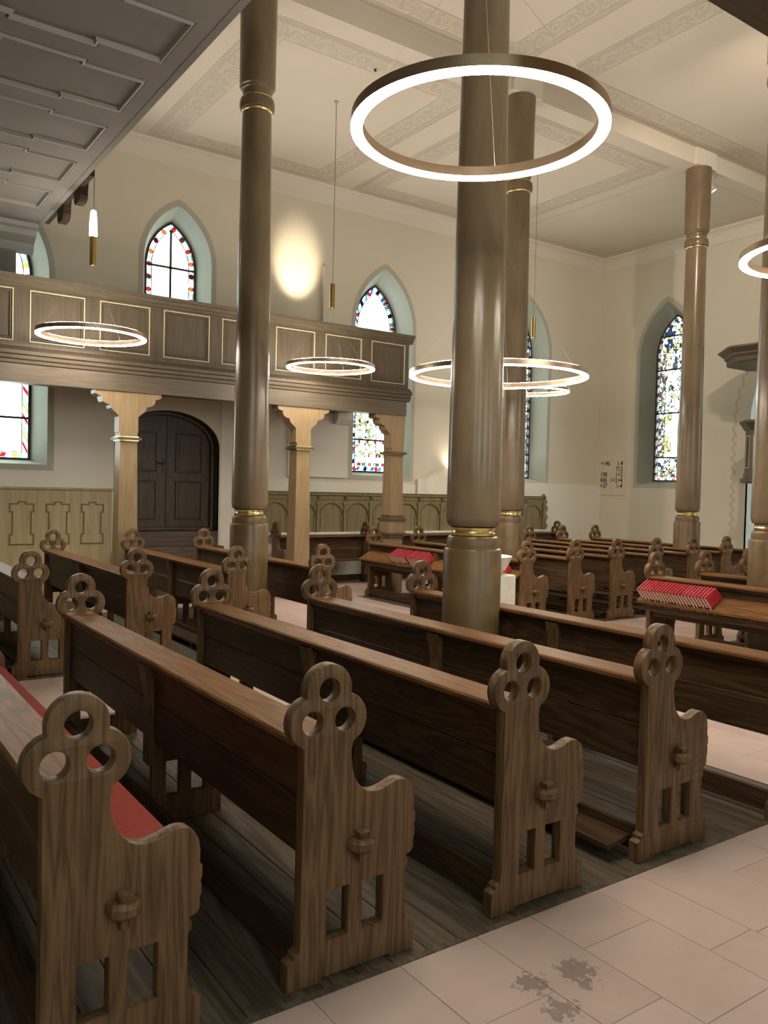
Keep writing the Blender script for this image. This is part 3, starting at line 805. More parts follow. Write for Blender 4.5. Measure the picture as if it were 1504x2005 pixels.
# ------------------------------------------------------------------ columns
def column(x, y, label):
    c = tag(empty('column', (x, y, 0)), label, 'column', 'painted columns carrying the ceiling')
    MB().lathe([(0.206, 0.0), (0.206, 1.225), (0.20, 1.24), (0.186, 1.245), (0.184, 1.26), (0.186, 1.30), (0.176, 1.325), (0.16, 1.333)], 48).build('base', 'column_base_paint', c, 35)
    MB().lathe([(0.150, 1.333), (0.160, 1.338), (0.160, 1.352), (0.150, 1.356), (0.146, 1.37), (0.160, 1.376), (0.160, 1.392), (0.150, 1.396)], 48).build('brass_ring', 'gilding', c, 35)
    pr = [(0.150, 1.394), (0.176, 1.402), (0.188, 1.425), (0.1935, 1.46)]
    for k in range(1, 13):
        z = 1.46 + (5.60 - 1.46) * k / 12
        pr.append((0.1935 - 0.0385 * (k / 12) ** 1.05, z))
    MB().lathe(pr, 48).build('shaft', 'column_paint', c, 35)
    MB().lathe([(0.155, 5.60), (0.160, 5.603), (0.166, 5.612), (0.166, 5.622), (0.16, 5.626)], 48).build('gilt_ring', 'gilding', c, 35)
    MB().lathe([(0.16, 5.626), (0.178, 5.63), (0.186, 5.66), (0.186, 5.70), (0.178, 5.735), (0.166, 5.742)], 48).build('neck_ring', 'column_paint', c, 35)
    MB().lathe([(0.158, 5.742), (0.166, 5.745), (0.166, 5.758), (0.158, 5.762)], 48).build('gilt_ring', 'gilding', c, 35)
    MB().lathe([(0.156, 5.76), (0.156, 5.83), (0.17, 5.84), (0.176, 5.86), (0.190, 5.868), (0.190, 5.88), (0.196, Z_AISLE)], 48).build('capital', 'column_paint', c, 35)
    return c
column(3.88, 8.10, 'painted round column in the pews facing the arched brown door')
column(3.88, 4.45, 'painted round column in the pew block beside the worn aisle, behind the big light ring')
column(7.70, 8.10, 'painted round column just beyond the white font')
column(11.62, 8.10, 'painted round column beside the stained glass figure window')
column(7.70, 4.42, 'painted round column hiding most of the pulpit')

# ------------------------------------------------------------------ side gallery
YG = 10.60
g = tag(empty('gallery', (7.8, YG, 2.82)), 'tan painted timber gallery with square panels along the side wall', 'gallery')
def G(mb, name, mat, parent=g, smooth=None):
    mb.v = [(a - 7.8, b - YG, c - 2.82) for a, b, c in mb.v]
    return mb.build(name, mat, parent, smooth)
GX0, GX1 = -3.9, 7.80
G(MB().box(GX0, GX1 - 0.02, YG, YG + 0.22, 2.82, 3.04), 'beam', 'gallery_paint_long')
G(MB().box(GX0, GX1 - 0.05, YG + 0.20, YW, 3.05, 3.12), 'deck', 'gallery_paint_long')
mp_ = [(0.0, 3.04), (-0.02, 3.05), (-0.025, 3.085), (-0.045, 3.10), (-0.05, 3.14), (-0.075, 3.15), (-0.08, 3.19), (-0.05, 3.205), (-0.02, 3.235), (0.0, 3.25), (0.06, 3.25), (0.06, 3.04)]
G(MB().extrude(mp_, lambda a, b: (GX0, YG + a, b), lambda a, b: (GX1 + 0.03, YG + a, b)), 'lower_moulding', 'gallery_paint_long', smooth=20)
tp_ = [(0.0, 3.955), (-0.02, 3.96), (-0.022, 3.98), (-0.05, 4.0), (-0.055, 4.03), (-0.085, 4.05), (-0.09, 4.085), (0.10, 4.085), (0.10, 3.955)]
G(MB().extrude(tp_, lambda a, b: (GX0, YG + a, b), lambda a, b: (GX1 + 0.06, YG + a, b)), 'top_rail', 'gallery_paint_long', smooth=20)
PX = [7.085 - 0.823 * k for k in range(11)]
hol = [rect(px, px + 0.64, 3.31, 3.93) for px in PX]
me = curve_mesh('parapet_frame', [rect(GX0, GX1, 3.24, 3.96)] + hol, 0.02, 0, lambda u, v, w: (u - 7.8, 0.02 + w, v - 2.82), 'gallery_paint_upright', 20)
link('parapet_frame', me, g)
for px in PX:
    pn = G(MB().box(px - 0.01, px + 0.65, YG + 0.024, YG + 0.04, 3.30, 3.94), 'panel', 'gallery_paint_upright')
    pts = rect(px, px + 0.64, 3.31, 3.93)
    G(frame_mesh(pts, 0.013, lambda u, v, h: (u, h, v), YG + 0.024, YG - 0.004), 'gilt_line', 'gilt_line', pn)
    G(frame_mesh(offset_poly(pts, 0.014), 0.035, lambda u, v, h: (u, h, v), YG + 0.024, YG + 0.006, 0.010), 'panel_moulding', 'gallery_paint_upright', pn)
# return of the parapet at the gallery end
G(MB().box(GX1 - 0.04, GX1, YG + 0.02, YW, 3.04, 3.96), 'end_parapet', 'gallery_paint_upright')
G(MB().extrude(tp_, lambda a, b: (GX1 - a - 0.03, YG - 0.0, b), lambda a, b: (GX1 - a - 0.03, YW, b)), 'end_rail', 'gallery_paint_long', smooth=20)
G(MB().extrude(mp_, lambda a, b: (GX1 - a - 0.03, YG, b), lambda a, b: (GX1 - a - 0.03, YW, b)), 'end_moulding', 'gallery_paint_long', smooth=20)
G(MB().box(GX1 - 0.14, GX1 - 0.02, YG + 0.22, YW, 2.98, 3.05), 'end_beam', 'gallery_paint_long')
def post(px, base=False, side=0):
    D = 0.23
    BR = [(0.125, 2.30), (0.125, 2.50), (0.15, 2.53), (0.20, 2.57), (0.225, 2.60), (0.235, 2.64), (0.275, 2.645), (0.33, 2.675), (0.345, 2.71), (0.35, 2.745), (0.39, 2.75), (0.425, 2.775), (0.43, 2.82)]
    R_ = [(a, b) for a, b in BR]; Lf = [(-a, b) for a, b in BR]
    if side > 0: R_ = [(0.125, 2.30), (0.15, 2.82)]
    poly_ = Lf[::-1] + R_
    poly_ = [(a, b) for a, b in poly_]
    p_ = G(MB().box(px - 0.001, px + 0.001, YG + 0.1, YG + 0.102, 1, 1.002), 'post', 'post_paint') if False else None
    sh = MB()
    z0, z1 = 0.0, 2.20
    w0, w1 = 0.135, 0.11
    sh.add([(px - w0, YG - 0.01, z0), (px + w0, YG - 0.01, z0), (px + w0, YG + 0.25, z0), (px - w0, YG + 0.25, z0),
            (px - w1, YG + 0.01, z1), (px + w1, YG + 0.01, z1), (px + w1, YG + 0.23, z1), (px - w1, YG + 0.23, z1)],
           [(0, 3, 2, 1), (4, 5, 6, 7), (0, 1, 5, 4), (1, 2, 6, 5), (2, 3, 7, 6), (3, 0, 4, 7)])
    po = G(sh, 'post', 'post_paint')
    G(MB().extrude(poly_, lambda a, b: (px + a, YG + 0.02, b), lambda a, b: (px + a, YG + 0.22, b)), 'bracket_capital', 'post_paint', po)
    def band(w, za, zb, nm, mat): G(MB().box(px - w, px + w, YG + 0.12 - w, YG + 0.12 + w, za, zb), nm, mat, po)
    band(0.125, 2.19, 2.205, 'gilt_fillet', 'gilding'); band(0.155, 2.205, 2.235, 'neck_moulding', 'gallery_paint_upright'); band(0.125, 2.235, 2.25, 'gilt_fillet', 'gilding'); band(0.112, 2.25, 2.30, 'neck', 'post_paint')
    if base:
        for za, zb, w in ((1.22, 1.235, 0.14), (1.15, 1.19, 0.165), (0.93, 0.96, 0.165), (0.88, 0.90, 0.145)): band(w, za, zb, 'base_moulding', 'gallery_paint_upright')
        band(0.15, 0.96, 1.15, 'base_block', 'post_paint')
post(3.36); post(5.93); post(7.63, True, 1); post(0.9)

# ------------------------------------------------------------------ west gallery overhead (boarded soffit)
ZS, X1 = 4.85, 2.37
wg = tag(empty('gallery', (X1, 6.0, ZS)), 'grey painted gallery overhead with eared soffit panels', 'gallery')
def W(mb, name, mat, parent=wg, smooth=None):
    mb.v = [(a - X1, b - 6.0, c - ZS) for a, b, c in mb.v]
    return mb.build(name, mat, parent, smooth)
W(MB().box(XB, X1, YR, YW, ZS + 0.05, ZS + 0.30), 'deck', 'soffit_paint')
W(MB().box(X1 - 0.06, X1, YR, YW, ZS - 0.004, ZS + 1.1), 'front', 'soffit_paint')
ph = []
py = 5.55 - 1.03 * 4
while py < 10.5:
    for xx0, xx1 in ((0.62, 2.185), (-1.2, 0.36)):
        e = 0.06
        y0, y1 = py, py + 0.675
        pts = [(xx0, y0), (xx0 + 0.47, y0), (xx0 + 0.47, y0 - e), (xx1 - 0.47, y0 - e), (xx1 - 0.47, y0), (xx1, y0), (xx1, y1), (xx1 - 0.47, y1), (xx1 - 0.47, y1 + e), (xx0 + 0.47, y1 + e), (xx0 + 0.47, y1), (xx0, y1)]
        ph.append(pts)
    py += 1.03
me = curve_mesh('soffit_frame', [rect(XB, X1 - 0.06, YR, YW - 0.01)] + ph, 0.02, 0, lambda u, v, w: (u - X1, v - 6.0, 0.02 + w), 'soffit_paint', 20)
link('soffit_frame', me, wg)
for pts in ph:
    pn = W(MB().extrude(pts, lambda a, b: (a, b, ZS + 0.018), lambda a, b: (a, b, ZS + 0.06)), 'soffit_panel', 'soffit_paint')
    W(frame_mesh(pts, 0.042, lambda u, v, h: (u, v, h), ZS + 0.017, ZS - 0.014, 0.014), 'panel_moulding', 'soffit_moulding', pn)
# wall cornice and console below the soffit at the side wall
W(MB().extrude([(0, 0), (0.34, 0), (0.32, -0.05), (0.26, -0.07), (0.22, -0.13), (0.10, -0.20), (0.06, -0.30), (0, -0.32)], lambda a, b: (XB, 11.35 - a, ZS + b), lambda a, b: (X1 - 0.05, 11.35 - a, ZS + b)), 'wall_moulding', 'soffit_moulding', smooth=20)
W(MB().box(XB, X1 - 0.25, 11.30, 11.42, ZS - 0.62, ZS), 'fascia', 'soffit_paint')
for k in range(4):
    W(MB().box(X1 - 0.55 - 0.3 * k, X1 - 0.47 - 0.3 * k, 11.22, 11.34, ZS - 0.6, ZS - 0.3), 'baluster', 'soffit_moulding')
# carved foliage scrolls on the front edge
for (yy, sz) in ((9.42, 0.15), (10.15, 0.17)):
    sc = MB()
    sc.extrude([(0, 0.05)] + [(sz * (0.95 + 0.10 * math.sin(7 * t_)) * math.cos(t_) + sz, sz * (1 + 0.10 * math.sin(5 * t_)) * math.sin(t_) - 0.02) for t_ in [PI * 0.9 * k / 14 - PI * 0.95 for k in range(15)]] + [(2 * sz, 0.05)],
               lambda a, b: (X1 + 0.005, yy - sz + a, ZS + b), lambda a, b: (X1 + 0.09, yy - sz + a, ZS + b))
    W(sc, 'carved_scroll', 'dark_carving', smooth=30)
W(MB().box(X1 + 0.001, X1 + 0.05, 8.9, 10.9, ZS - 0.01, ZS + 0.10), 'carved_rail', 'dark_carving')

# opposite gallery: only its edge enters the picture
og = tag(empty('gallery', (4.0, 1.385, 3.0)), 'brown gallery edge jutting in above the worn aisle', 'gallery')
def O(mb, name, mat, smooth=None):
    mb.v = [(a - 4.0, b - 1.385, c - 3.0) for a, b, c in mb.v]
    return mb.build(name, mat, og, smooth)
O(MB().box(1.9, XF - 0.3, YR, 1.30, 3.06, 3.2), 'deck', 'gallery_paint_long')
O(MB().box(1.9, XF - 0.3, 1.16, 1.385, 3.0, 3.22), 'beam', 'gallery_paint_long')
O(MB().extrude(tp_, lambda a, b: (1.9, 1.32 - a, b + 0.2), lambda a, b: (XF - 0.3, 1.32 - a, b + 0.2)), 'top_rail', 'gallery_paint_long', 20)
O(MB().box(1.9, XF - 0.3, 1.29, 1.33, 3.2, 4.16), 'parapet', 'gallery_paint_upright')
O(MB().extrude(mp_, lambda a, b: (1.9, 1.36 - a, b + 0.16), lambda a, b: (XF - 0.3, 1.36 - a, b + 0.16)), 'lower_moulding', 'gallery_paint_long', 20)

# ------------------------------------------------------------------ pews
def arc(cx, cz, r, a0, a1, n):
    return [(cx + r * math.cos(math.radians(a0 + (a1 - a0) * i / n)), cz + r * math.sin(math.radians(a0 + (a1 - a0) * i / n))) for i in range(n + 1)]
RR = 0.087
PANEL = (arc(-0.062, 0.876, RR, 248.7, 105.5, 14) + arc(0, 0.98, RR, 193.5, -13.5, 18)[1:-1] + arc(0.062, 0.876, RR, 74.5, -65, 14) +
         [(0.091, 0.765), (0.092, 0.73), (0.098, 0.695), (0.109, 0.665), (0.126, 0.640), (0.145, 0.622), (0.165, 0.612), (0.185, 0.608), (0.205, 0.608), (0.23, 0.613), (0.255, 0.622), (0.28, 0.63), (0.30, 0.631),
          (0.322, 0.625), (0.342, 0.609), (0.356, 0.585), (0.362, 0.55), (0.361, 0.508), (0.369, 0.500), (0.369, 0.465), (0.363, 0.455), (0.367, 0.445), (0.367, 0.415), (0.362, 0.405), (0.362, 0.372), (0.352, 0.358), (0.330, 0.350),
          (0.338, 0.335), (0.338, 0.315), (0.327, 0.303), (0.327, 0.165), (0.338, 0.125), (0.340, 0.112), (0.370, 0.100), (0.370, 0.0), (0.266, 0.0), (0.262, 0.012), (-0.012, 0.012), (-0.017, 0.0), (-0.140, 0.0), (-0.140, 0.092),
          (-0.118, 0.104), (-0.118, 0.118), (-0.098, 0.128), (-0.095, 0.17), (-0.094, 0.5)])
PANEL = PANEL[::-1]
def hole(cx, cz, r=0.0395, n=22): return [(cx + r * math.cos(2 * PI * i / n), cz + r * math.sin(2 * PI * i / n)) for i in range(n)]
P_HOLES = [hole(0, 0.98), hole(-0.062, 0.876), hole(0.062, 0.876), rect(0.004, 0.091, 0.137, 0.304), rect(0.147, 0.234, 0.137, 0.304)]
TH = 0.05
pew_meshes = {}
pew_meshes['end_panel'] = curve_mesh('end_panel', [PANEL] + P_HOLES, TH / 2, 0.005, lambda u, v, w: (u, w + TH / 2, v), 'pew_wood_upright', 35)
kn = MB()
kp = [(0.052 * math.cos(PI * k / 8), -0.062 * math.sin(PI * k / 8)) for k in range(9)]
for i in range(1):
    lay = [(0.80, -0.022), (1.0, -0.010), (1.0, 0.012), (0.86, 0.024)]
    o = len(kn.v)
    for s_, z in lay: kn.v += [(0.128 + a * s_, b * s_, 0.443 + z) for a, b in kp]
    m_ = len(kp)
    for i2 in range(3):
        for k in range(m_):
            j = (k + 1) % m_; kn.f.append((o + i2 * m_ + k, o + i2 * m_ + j, o + (i2 + 1) * m_ + j, o + (i2 + 1) * m_ + k))
    kn.f.append(tuple(range(m_))[::-1]); kn.f.append(tuple(3 * m_ + k for k in range(m_)))
pew_meshes['tenon_knob'] = kn.mesh('tenon_knob', 'pew_wood_upright', 30)
wd = MB()
wd.add([(0.128 - 0.015, -0.006, 0.386), (0.128 + 0.015, -0.006, 0.386), (0.128 + 0.013, -0.026, 0.386), (0.128 - 0.013, -0.026, 0.386),
        (0.128 - 0.022, -0.004, 0.492), (0.128 + 0.022, -0.004, 0.492), (0.128 + 0.02, -0.038, 0.488), (0.128 - 0.02, -0.038, 0.488)],
       [(0, 3, 2, 1), (4, 5, 6, 7), (0, 1, 5, 4), (1, 2, 6, 5), (2, 3, 7, 6), (3, 0, 4, 7)])
pew_meshes['wedge'] = wd.mesh('wedge', 'pew_wood_upright')
MIDP = [(-0.09, 0.0), (0.30, 0.0), (0.30, 0.09), (0.27, 0.11), (0.265, 0.30), (0.29, 0.335), (0.33, 0.355), (0.33, 0.42), (-0.06, 0.42), (-0.06, 0.12), (-0.09, 0.10)]
pew_meshes['mid_leg'] = curve_mesh('mid_leg', [MIDP, rect(0.01, 0.08, 0.13, 0.30), rect(0.14, 0.21, 0.13, 0.30)], 0.02, 0.003, lambda u, v, w: (u, w, v), 'pew_wood_upright', 35)
BRK = [(-0.063, 0.30), (-0.085, 0.30), (-0.085, 0.62), (-0.10, 0.70), (-0.118, 0.79), (-0.063, 0.79)]
pew_meshes['mid_bracket'] = MB().extrude(BRK, lambda a, b: (a, -0.045, b), lambda a, b: (a, 0.045, b)).mesh('mid_bracket', 'pew_wood_upright')

def len_meshes(L):
    if ('ledge', L) in pew_meshes: return
    a, b = TH - 0.004, L + 0.004
    led = [(-0.118, 0.800), (0.055, 0.800), (0.060, 0.806), (0.060, 0.820), (0.054, 0.828), (-0.114, 0.828), (-0.122, 0.820), (-0.122, 0.806)]
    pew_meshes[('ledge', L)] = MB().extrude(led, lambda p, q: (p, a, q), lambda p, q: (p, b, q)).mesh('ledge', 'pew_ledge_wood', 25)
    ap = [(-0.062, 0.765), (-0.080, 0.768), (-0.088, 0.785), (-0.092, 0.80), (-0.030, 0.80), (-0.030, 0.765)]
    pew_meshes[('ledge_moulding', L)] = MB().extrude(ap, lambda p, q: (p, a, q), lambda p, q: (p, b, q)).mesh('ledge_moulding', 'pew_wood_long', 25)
    def plank(z0, z1, x0=-0.062, x1=-0.036): return [(x0, z0 + 0.004), (x0 + 0.004, z0), (x1, z0), (x1, z1), (x0 + 0.004, z1), (x0, z1 - 0.004)]
    for nm, z0, z1 in (('back_plank_a', 0.605, 0.765), ('back_plank_b', 0.425, 0.601)):
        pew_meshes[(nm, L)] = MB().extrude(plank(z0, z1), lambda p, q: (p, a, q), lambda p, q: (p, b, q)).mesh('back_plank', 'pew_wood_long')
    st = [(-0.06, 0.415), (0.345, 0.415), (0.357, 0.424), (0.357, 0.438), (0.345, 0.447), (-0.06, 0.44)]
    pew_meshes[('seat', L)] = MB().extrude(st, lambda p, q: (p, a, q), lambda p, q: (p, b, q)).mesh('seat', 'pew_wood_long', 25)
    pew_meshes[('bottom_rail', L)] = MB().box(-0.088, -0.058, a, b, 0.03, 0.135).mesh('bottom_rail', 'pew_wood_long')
    fb = [(-0.25, 0.060), (-0.10, 0.078), (-0.10, 0.100), (-0.25, 0.082)]
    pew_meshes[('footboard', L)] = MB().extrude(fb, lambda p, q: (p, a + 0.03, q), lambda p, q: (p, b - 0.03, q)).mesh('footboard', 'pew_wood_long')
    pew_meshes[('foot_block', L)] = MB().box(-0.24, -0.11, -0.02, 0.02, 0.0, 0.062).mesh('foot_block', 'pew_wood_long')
    shp = [(-0.265, 0.565), (-0.265, 0.590), (-0.062, 0.700), (-0.062, 0.672)]
    pew_meshes[('book_shelf', L)] = MB().extrude(shp, lambda p, q: (p, a - 0.03, q), lambda p, q: (p, b + 0.03, q)).mesh('book_shelf', 'pew_ledge_wood')
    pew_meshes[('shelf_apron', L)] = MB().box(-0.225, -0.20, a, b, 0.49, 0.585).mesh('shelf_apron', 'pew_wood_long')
    pew_meshes[('cushion', L)] = MB().bevbox(-0.03, 0.358, a + 0.012, b - 0.012, 0.4475, 0.530, 0.018).mesh('cushion', 'red_cloth')

def pew(x, y, L, label, group, name='pew', rot=0, foot=True, shelf=False, cushion=False, mids=(0.5,)):
    len_meshes(L)
    t = tag(empty(name, (x, y, 0), rot), label, 'pew' if name == 'pew' else 'bench', group)
    e1 = link('end_panel', pew_meshes['end_panel'], t)
    e2 = link('end_panel', pew_meshes['end_panel'], t, (0, L, 0))
    for e, mir in ((e1, 1), (e2, -1)):
        k = link('tenon_knob', pew_meshes['tenon_knob'], e); w_ = link('wedge', pew_meshes['wedge'], e)
        if mir < 0:
            for o in (k, w_): o.scale = (1, -1, 1); o.location = (0, TH, 0)
    link('ledge', pew_meshes[('ledge', L)], t)
    link('ledge_moulding', pew_meshes[('ledge_moulding', L)], t)
    link('back_plank', pew_meshes[('back_plank_a', L)], t); link('back_plank', pew_meshes[('back_plank_b', L)], t)
    link('seat', pew_meshes[('seat', L)], t)
    link('bottom_rail', pew_meshes[('bottom_rail', L)], t)
    for f in mids:
        link('mid_leg', pew_meshes['mid_leg'], t, (0, TH + (L - TH) * f, 0))
        link('mid_bracket', pew_meshes['mid_bracket'], t, (0, TH + (L - TH) * f, 0))
    if foot:
        link('footboard', pew_meshes[('footboard', L)], t); link('foot_block', pew_meshes[('foot_block', L)], t, (0, 0.55, 0)); link('foot_block', pew_meshes[('foot_block', L)], t, (0, L - 0.5, 0))
    if shelf:
        link('book_shelf', pew_meshes[('book_shelf', L)], t); link('shelf_apron', pew_meshes[('shelf_apron', L)], t)
    if cushion:
        cu = tag(link('seat_cushion', pew_meshes[('cushion', L)], None, (x, y, 0)), 'long red cloth cushion lying on a pew seat', 'cushion')
    return t

LN, LM = 3.05, 3.13
ga, gb, gc, gd = 'pews beside the worn aisle', 'pews before the painted wainscot', 'pews of the far block by the arcaded panelling', 'pews around the column by the pulpit'
pew(0.607, 2.312, LN, 'dark wooden pew with trefoil ends and a red cushion on its seat', ga, cushion=True, foot=False)
pew(1.413, 2.312, LN, 'dark wooden pew with scuffed pale ledge right in front of the cushioned pew', ga, foot=False)
pew(2.300, 2.312, LN, 'dark wooden trefoil-ended pew beside the worn aisle, two rows behind its column', ga, foot=False)
pew(3.175, 2.312, LN, 'dark wooden trefoil-ended pew beside the worn aisle, directly behind its column', ga)
pew(4.150, 2.237, 3.125, 'front pew of the block beside the worn aisle, just ahead of its column', ga, foot=False)
ML = ['rearmost dark pew before the painted wainscot, three rows behind its column', 'dark pew before the painted wainscot, two rows behind its column',
      'dark pew before the painted wainscot, directly behind its column', 'front pew of the wainscot block, ahead of its column and facing the wall bench']
for x, lb in zip((1.511, 2.408, 3.381, 4.339), ML): pew(x, 7.30, LM, lb, gb, foot=(x < 4))
FX = [7.12, 7.97, 8.77, 9.60, 10.44, 11.27, 12.16]
FL = ['rear pew of the far block beside the font, with a sloping book shelf', 'second pew of the far block, just ahead of the column by the font',
      'third pew of the far block counted from the font', 'fourth pew of the far block counted from the font', 'fifth pew of the far block, just behind the column by the figure window',
      'sixth pew of the far block counted from the font', 'foremost pew of the far block, nearest the end wall']
for i, (x, lb) in enumerate(zip(FX, FL)): pew(x, 7.142, 3.29, lb, gc, foot=(i > 0), shelf=(i == 0))
RL = ['rear pew by the pulpit column with a row of red hymn books on its shelf', 'second pew of the block around the pulpit column, just ahead of it', 'third pew of the block around the pulpit column']
for i, (x, lb) in enumerate(zip((7.126, 7.981, 8.812), RL)): pew(x, 5.30 - LN, LN, lb, gd, foot=(i > 0), shelf=(i == 0))
# benches standing against the side wall
pew(6.25, 12.10, 1.78, 'short dark bench with trefoil ends against the wall under the gallery end', 'benches along the side wall', 'bench', -PI / 2, False, mids=())
pew(8.35, 12.10, 4.51, 'long dark bench with trefoil ends against the arcaded panelling', 'benches along the side wall', 'bench', -PI / 2, False, mids=(0.33, 0.66))

# ------------------------------------------------------------------ hymn books on the two book shelves
BT, BLn, BH = 0.030, 0.185, 0.115
cv = MB()
cv.box(-BT / 2, -BT / 2 + 0.003, 0, BLn, 0, BH); cv.box(BT / 2 - 0.003, BT / 2, 0, BLn, 0, BH); cv.box(-BT / 2, BT / 2, 0, BLn, BH - 0.004, BH)
cv.add([(-BT / 2, 0, BH), (BT / 2, 0, BH), (BT / 2, BLn, BH), (-BT / 2, BLn, BH), (-0.006, 0.0, BH + 0.005), (0.006, 0.0, BH + 0.005), (0.006, BLn, BH + 0.005), (-0.006, BLn, BH + 0.005)],
       [(4, 5, 6, 7), (0, 4, 7, 3), (1, 2, 6, 5), (0, 1, 5, 4), (2, 3, 7, 6)])
book_cover = cv.mesh('hymn_book', 'book_red')
book_pages = MB().box(-BT / 2 + 0.0032, BT / 2 - 0.0032, 0.003, BLn - 0.003, 0.004, BH - 0.0045).mesh('pages', 'book_pages')
rbm = MB()
for s_, l in ((-0.004, 0.05), (0.005, 0.07)):
    rbm.tube([(s_, 0.01, 0.02), (s_, -0.006, 0.012), (s_ + 0.004, -0.010, -l * 0.5), (s_ - 0.002, -0.009, -l)], 0.0016, 4)
book_ribbon = rbm.mesh('ribbon', 'ribbon_cream')
slope = math.atan2(0.11, 0.203)
def books(px, ys, label, group):
    for y in ys:
        lean = math.radians(20 + random.uniform(-0.6, 0.6))
        # book local y runs up the slope (world +x), local x along -y (world), local z up
        M = Matrix.Translation((px - 0.255, y, 0.608)) @ Matrix.Rotation(-slope, 4, 'Y') @ Matrix.Rotation(-PI / 2, 4, 'Z') @ Matrix.Rotation(-lean, 4, 'Y')
        o = link('hymn_book', book_cover); o.matrix_world = M
        tag(o, label, 'book', group)
        link('pages', book_pages, o)
        if random.random() < 0.55: link('ribbon', book_ribbon, o)
books(7.126, [5.26 - 0.036 * k for k in range(22)], 'red hymn book in the leaning row on the shelf by the pulpit column', 'hymn books on the shelf by the pulpit column')
books(7.12, [9.60 - 0.036 * k for k in range(11)] + [9.165 - 0.036 * k for k in range(10)] + [7.62 - 0.036 * k for k in range(9)], 'red hymn book in the leaning rows on the shelf beside the font', 'hymn books on the shelf beside the font')

# ------------------------------------------------------------------ font
fo = tag(empty('baptismal_font', (5.72, 6.35, 0)), 'white stone font with round bowl on a square block behind the thick column', 'font')
MB().bevbox(-0.22, 0.22, -0.22, 0.22, 0.0, 0.80, 0.012).build('pedestal', 'stone_white', fo)
MB().lathe([(0.12, 0.80), (0.16, 0.805), (0.20, 0.84), (0.235, 0.90), (0.262, 0.965), (0.272, 0.985), (0.262, 0.99), (0.245, 0.975), (0.20, 0.91), (0.10, 0.87), (0.01, 0.865)], 40).build('bowl', 'stone_white', fo, 35)

# ------------------------------------------------------------------ ring lamps
def ring_lamp(x, y, zr, D, label, lit=False, zp=4.05, zc=Z_AISLE):
    t = tag(empty('ring_lamp', (x, y, zr)), label, 'lamp', 'LED ring lamps')
    R = D / 2
    MB().ring(R, [(-0.026, 0.004), (0.026, 0.004), (0.026, 0.052), (-0.026, 0.052)], 72).build('brass_band', 'brass_band', t, 40)
    MB().ring(R, [(-0.026, -0.006), (0.026, -0.006), (0.026, 0.004), (-0.026, 0.004)], 72).build('lower_diffuser', 'led_diffuser', t, 40)
    MB().ring(R, [(-0.014, 0.052), (0.014, 0.052), (0.014, 0.056), (-0.014, 0.056)], 72).build('upper_diffuser', 'led_diffuser', t, 40)
    h = zp - zr
    if h > 0:
        cyl = MB().lathe([(0.026, h), (0.037, h + 0.004), (0.037, h + 0.33), (0.03, h + 0.335), (0.006, h + 0.34)], 12).build('brass_canister', 'brass_bright', t, 35)
        if lit:
            MB().lathe([(0.045, h + 0.345), (0.042, h + 0.50), (0.030, h + 0.62), (0.012, h + 0.63)], 16).build('glass_shade', 'lamp_glass_lit', t, 35)
        MB().tube([(0, 0, h + 0.33), (0.004, 0, h + 0.7), (0, 0, zc - zr)], 0.005, 6).build('cable', 'wire_grey', t)
        MB().lathe([(0.03, zc - zr - 0.02), (0.03, zc - zr)], 12).build('ceiling_hook', 'plastic_grey', t)
    for k in range(3):
        a = 2 * PI * k / 3 + 0.7
        MB().tube([(R * math.cos(a), R * math.sin(a), 0.05), (0.02 * math.cos(a), 0.02 * math.sin(a), h)], 0.0009, 4).build('suspension_wire', 'wire_grey', t)
    return t
ring_lamp(2.62, 9.66, 3.30, 1.147, 'lit LED ring before the gallery panels, its brass canister topped by a glowing shade', lit=True, zp=4.10)
ring_lamp(5.80, 9.67, 3.27, 1.15, 'small lit LED ring hanging before the last gallery panels', zp=4.08)
ring_lamp(9.66, 9.72, 3.29, 1.16, 'small lit LED ring hanging in front of the corner window, beyond the gallery', zp=4.17)
ring_lamp(2.515, 2.918, 3.30, 1.125, 'large-looking lit LED ring hanging over the pews beside the worn aisle', zp=4.1)
ring_lamp(5.71, 2.905, 3.30, 1.14, 'lit LED ring hanging near the column that hides the pulpit', zp=4.1)
ring_lamp(5.76, 6.285, 2.815, 1.755, 'widest lit LED ring hanging above the white font', zp=4.1, zc=Z_NAVE)
ring_lamp(9.62, 2.95, 3.30, 1.15, 'lit LED ring hanging over the pews nearest the pulpit side', zp=4.1)

# wall washers: one behind the gallery parapet, one low on the wall near the benches
def washer(loc, target, power, size, angle, label):
    t = tag(empty('floodlight', loc), label, 'lamp')
    d = (Vector(target) - Vector(loc)).normalized()
    q = d.to_track_quat('-Z', 'Y').to_euler()
    hs = MB().box(-0.06, 0.06, -0.05, 0.05, -0.01, 0.07).build('housing', 'plastic_grey', t); hs.rotation_euler = q
    ln = MB().box(-0.05, 0.05, -0.04, 0.04, -0.016, -0.011).build('lens', 'lamp_glass_lit', t); ln.rotation_euler = q
    ld = bpy.data.lights.new('floodlight_beam', 'SPOT'); ld.energy = power; ld.spot_size = math.radians(angle); ld.spot_blend = 0.9; ld.color = (1.0, 0.84, 0.62); ld.shadow_soft_size = size
    lo = bpy.data.objects.new('floodlight_beam', ld); COL.objects.link(lo); lo.parent = t; lo.rotation_euler = q; lo.location = d * 0.03
washer((6.74, 11.25, 4.12), (6.80, 12.54, 5.40), 420, 0.05, 34, 'small floodlight behind the gallery parapet washing the wall')
MB().box(6.72, 6.76, 11.23, 11.27, 3.121, 4.09).build('pole', 'plastic_grey', None)
_p = bpy.data.objects['pole']; _fl = [o for o in bpy.data.objects if o.name.startswith('floodlight') and o.type == 'EMPTY'][0]
_p.parent = _fl; _p.matrix_parent_inverse = Matrix.Translation(_fl.location).inverted()
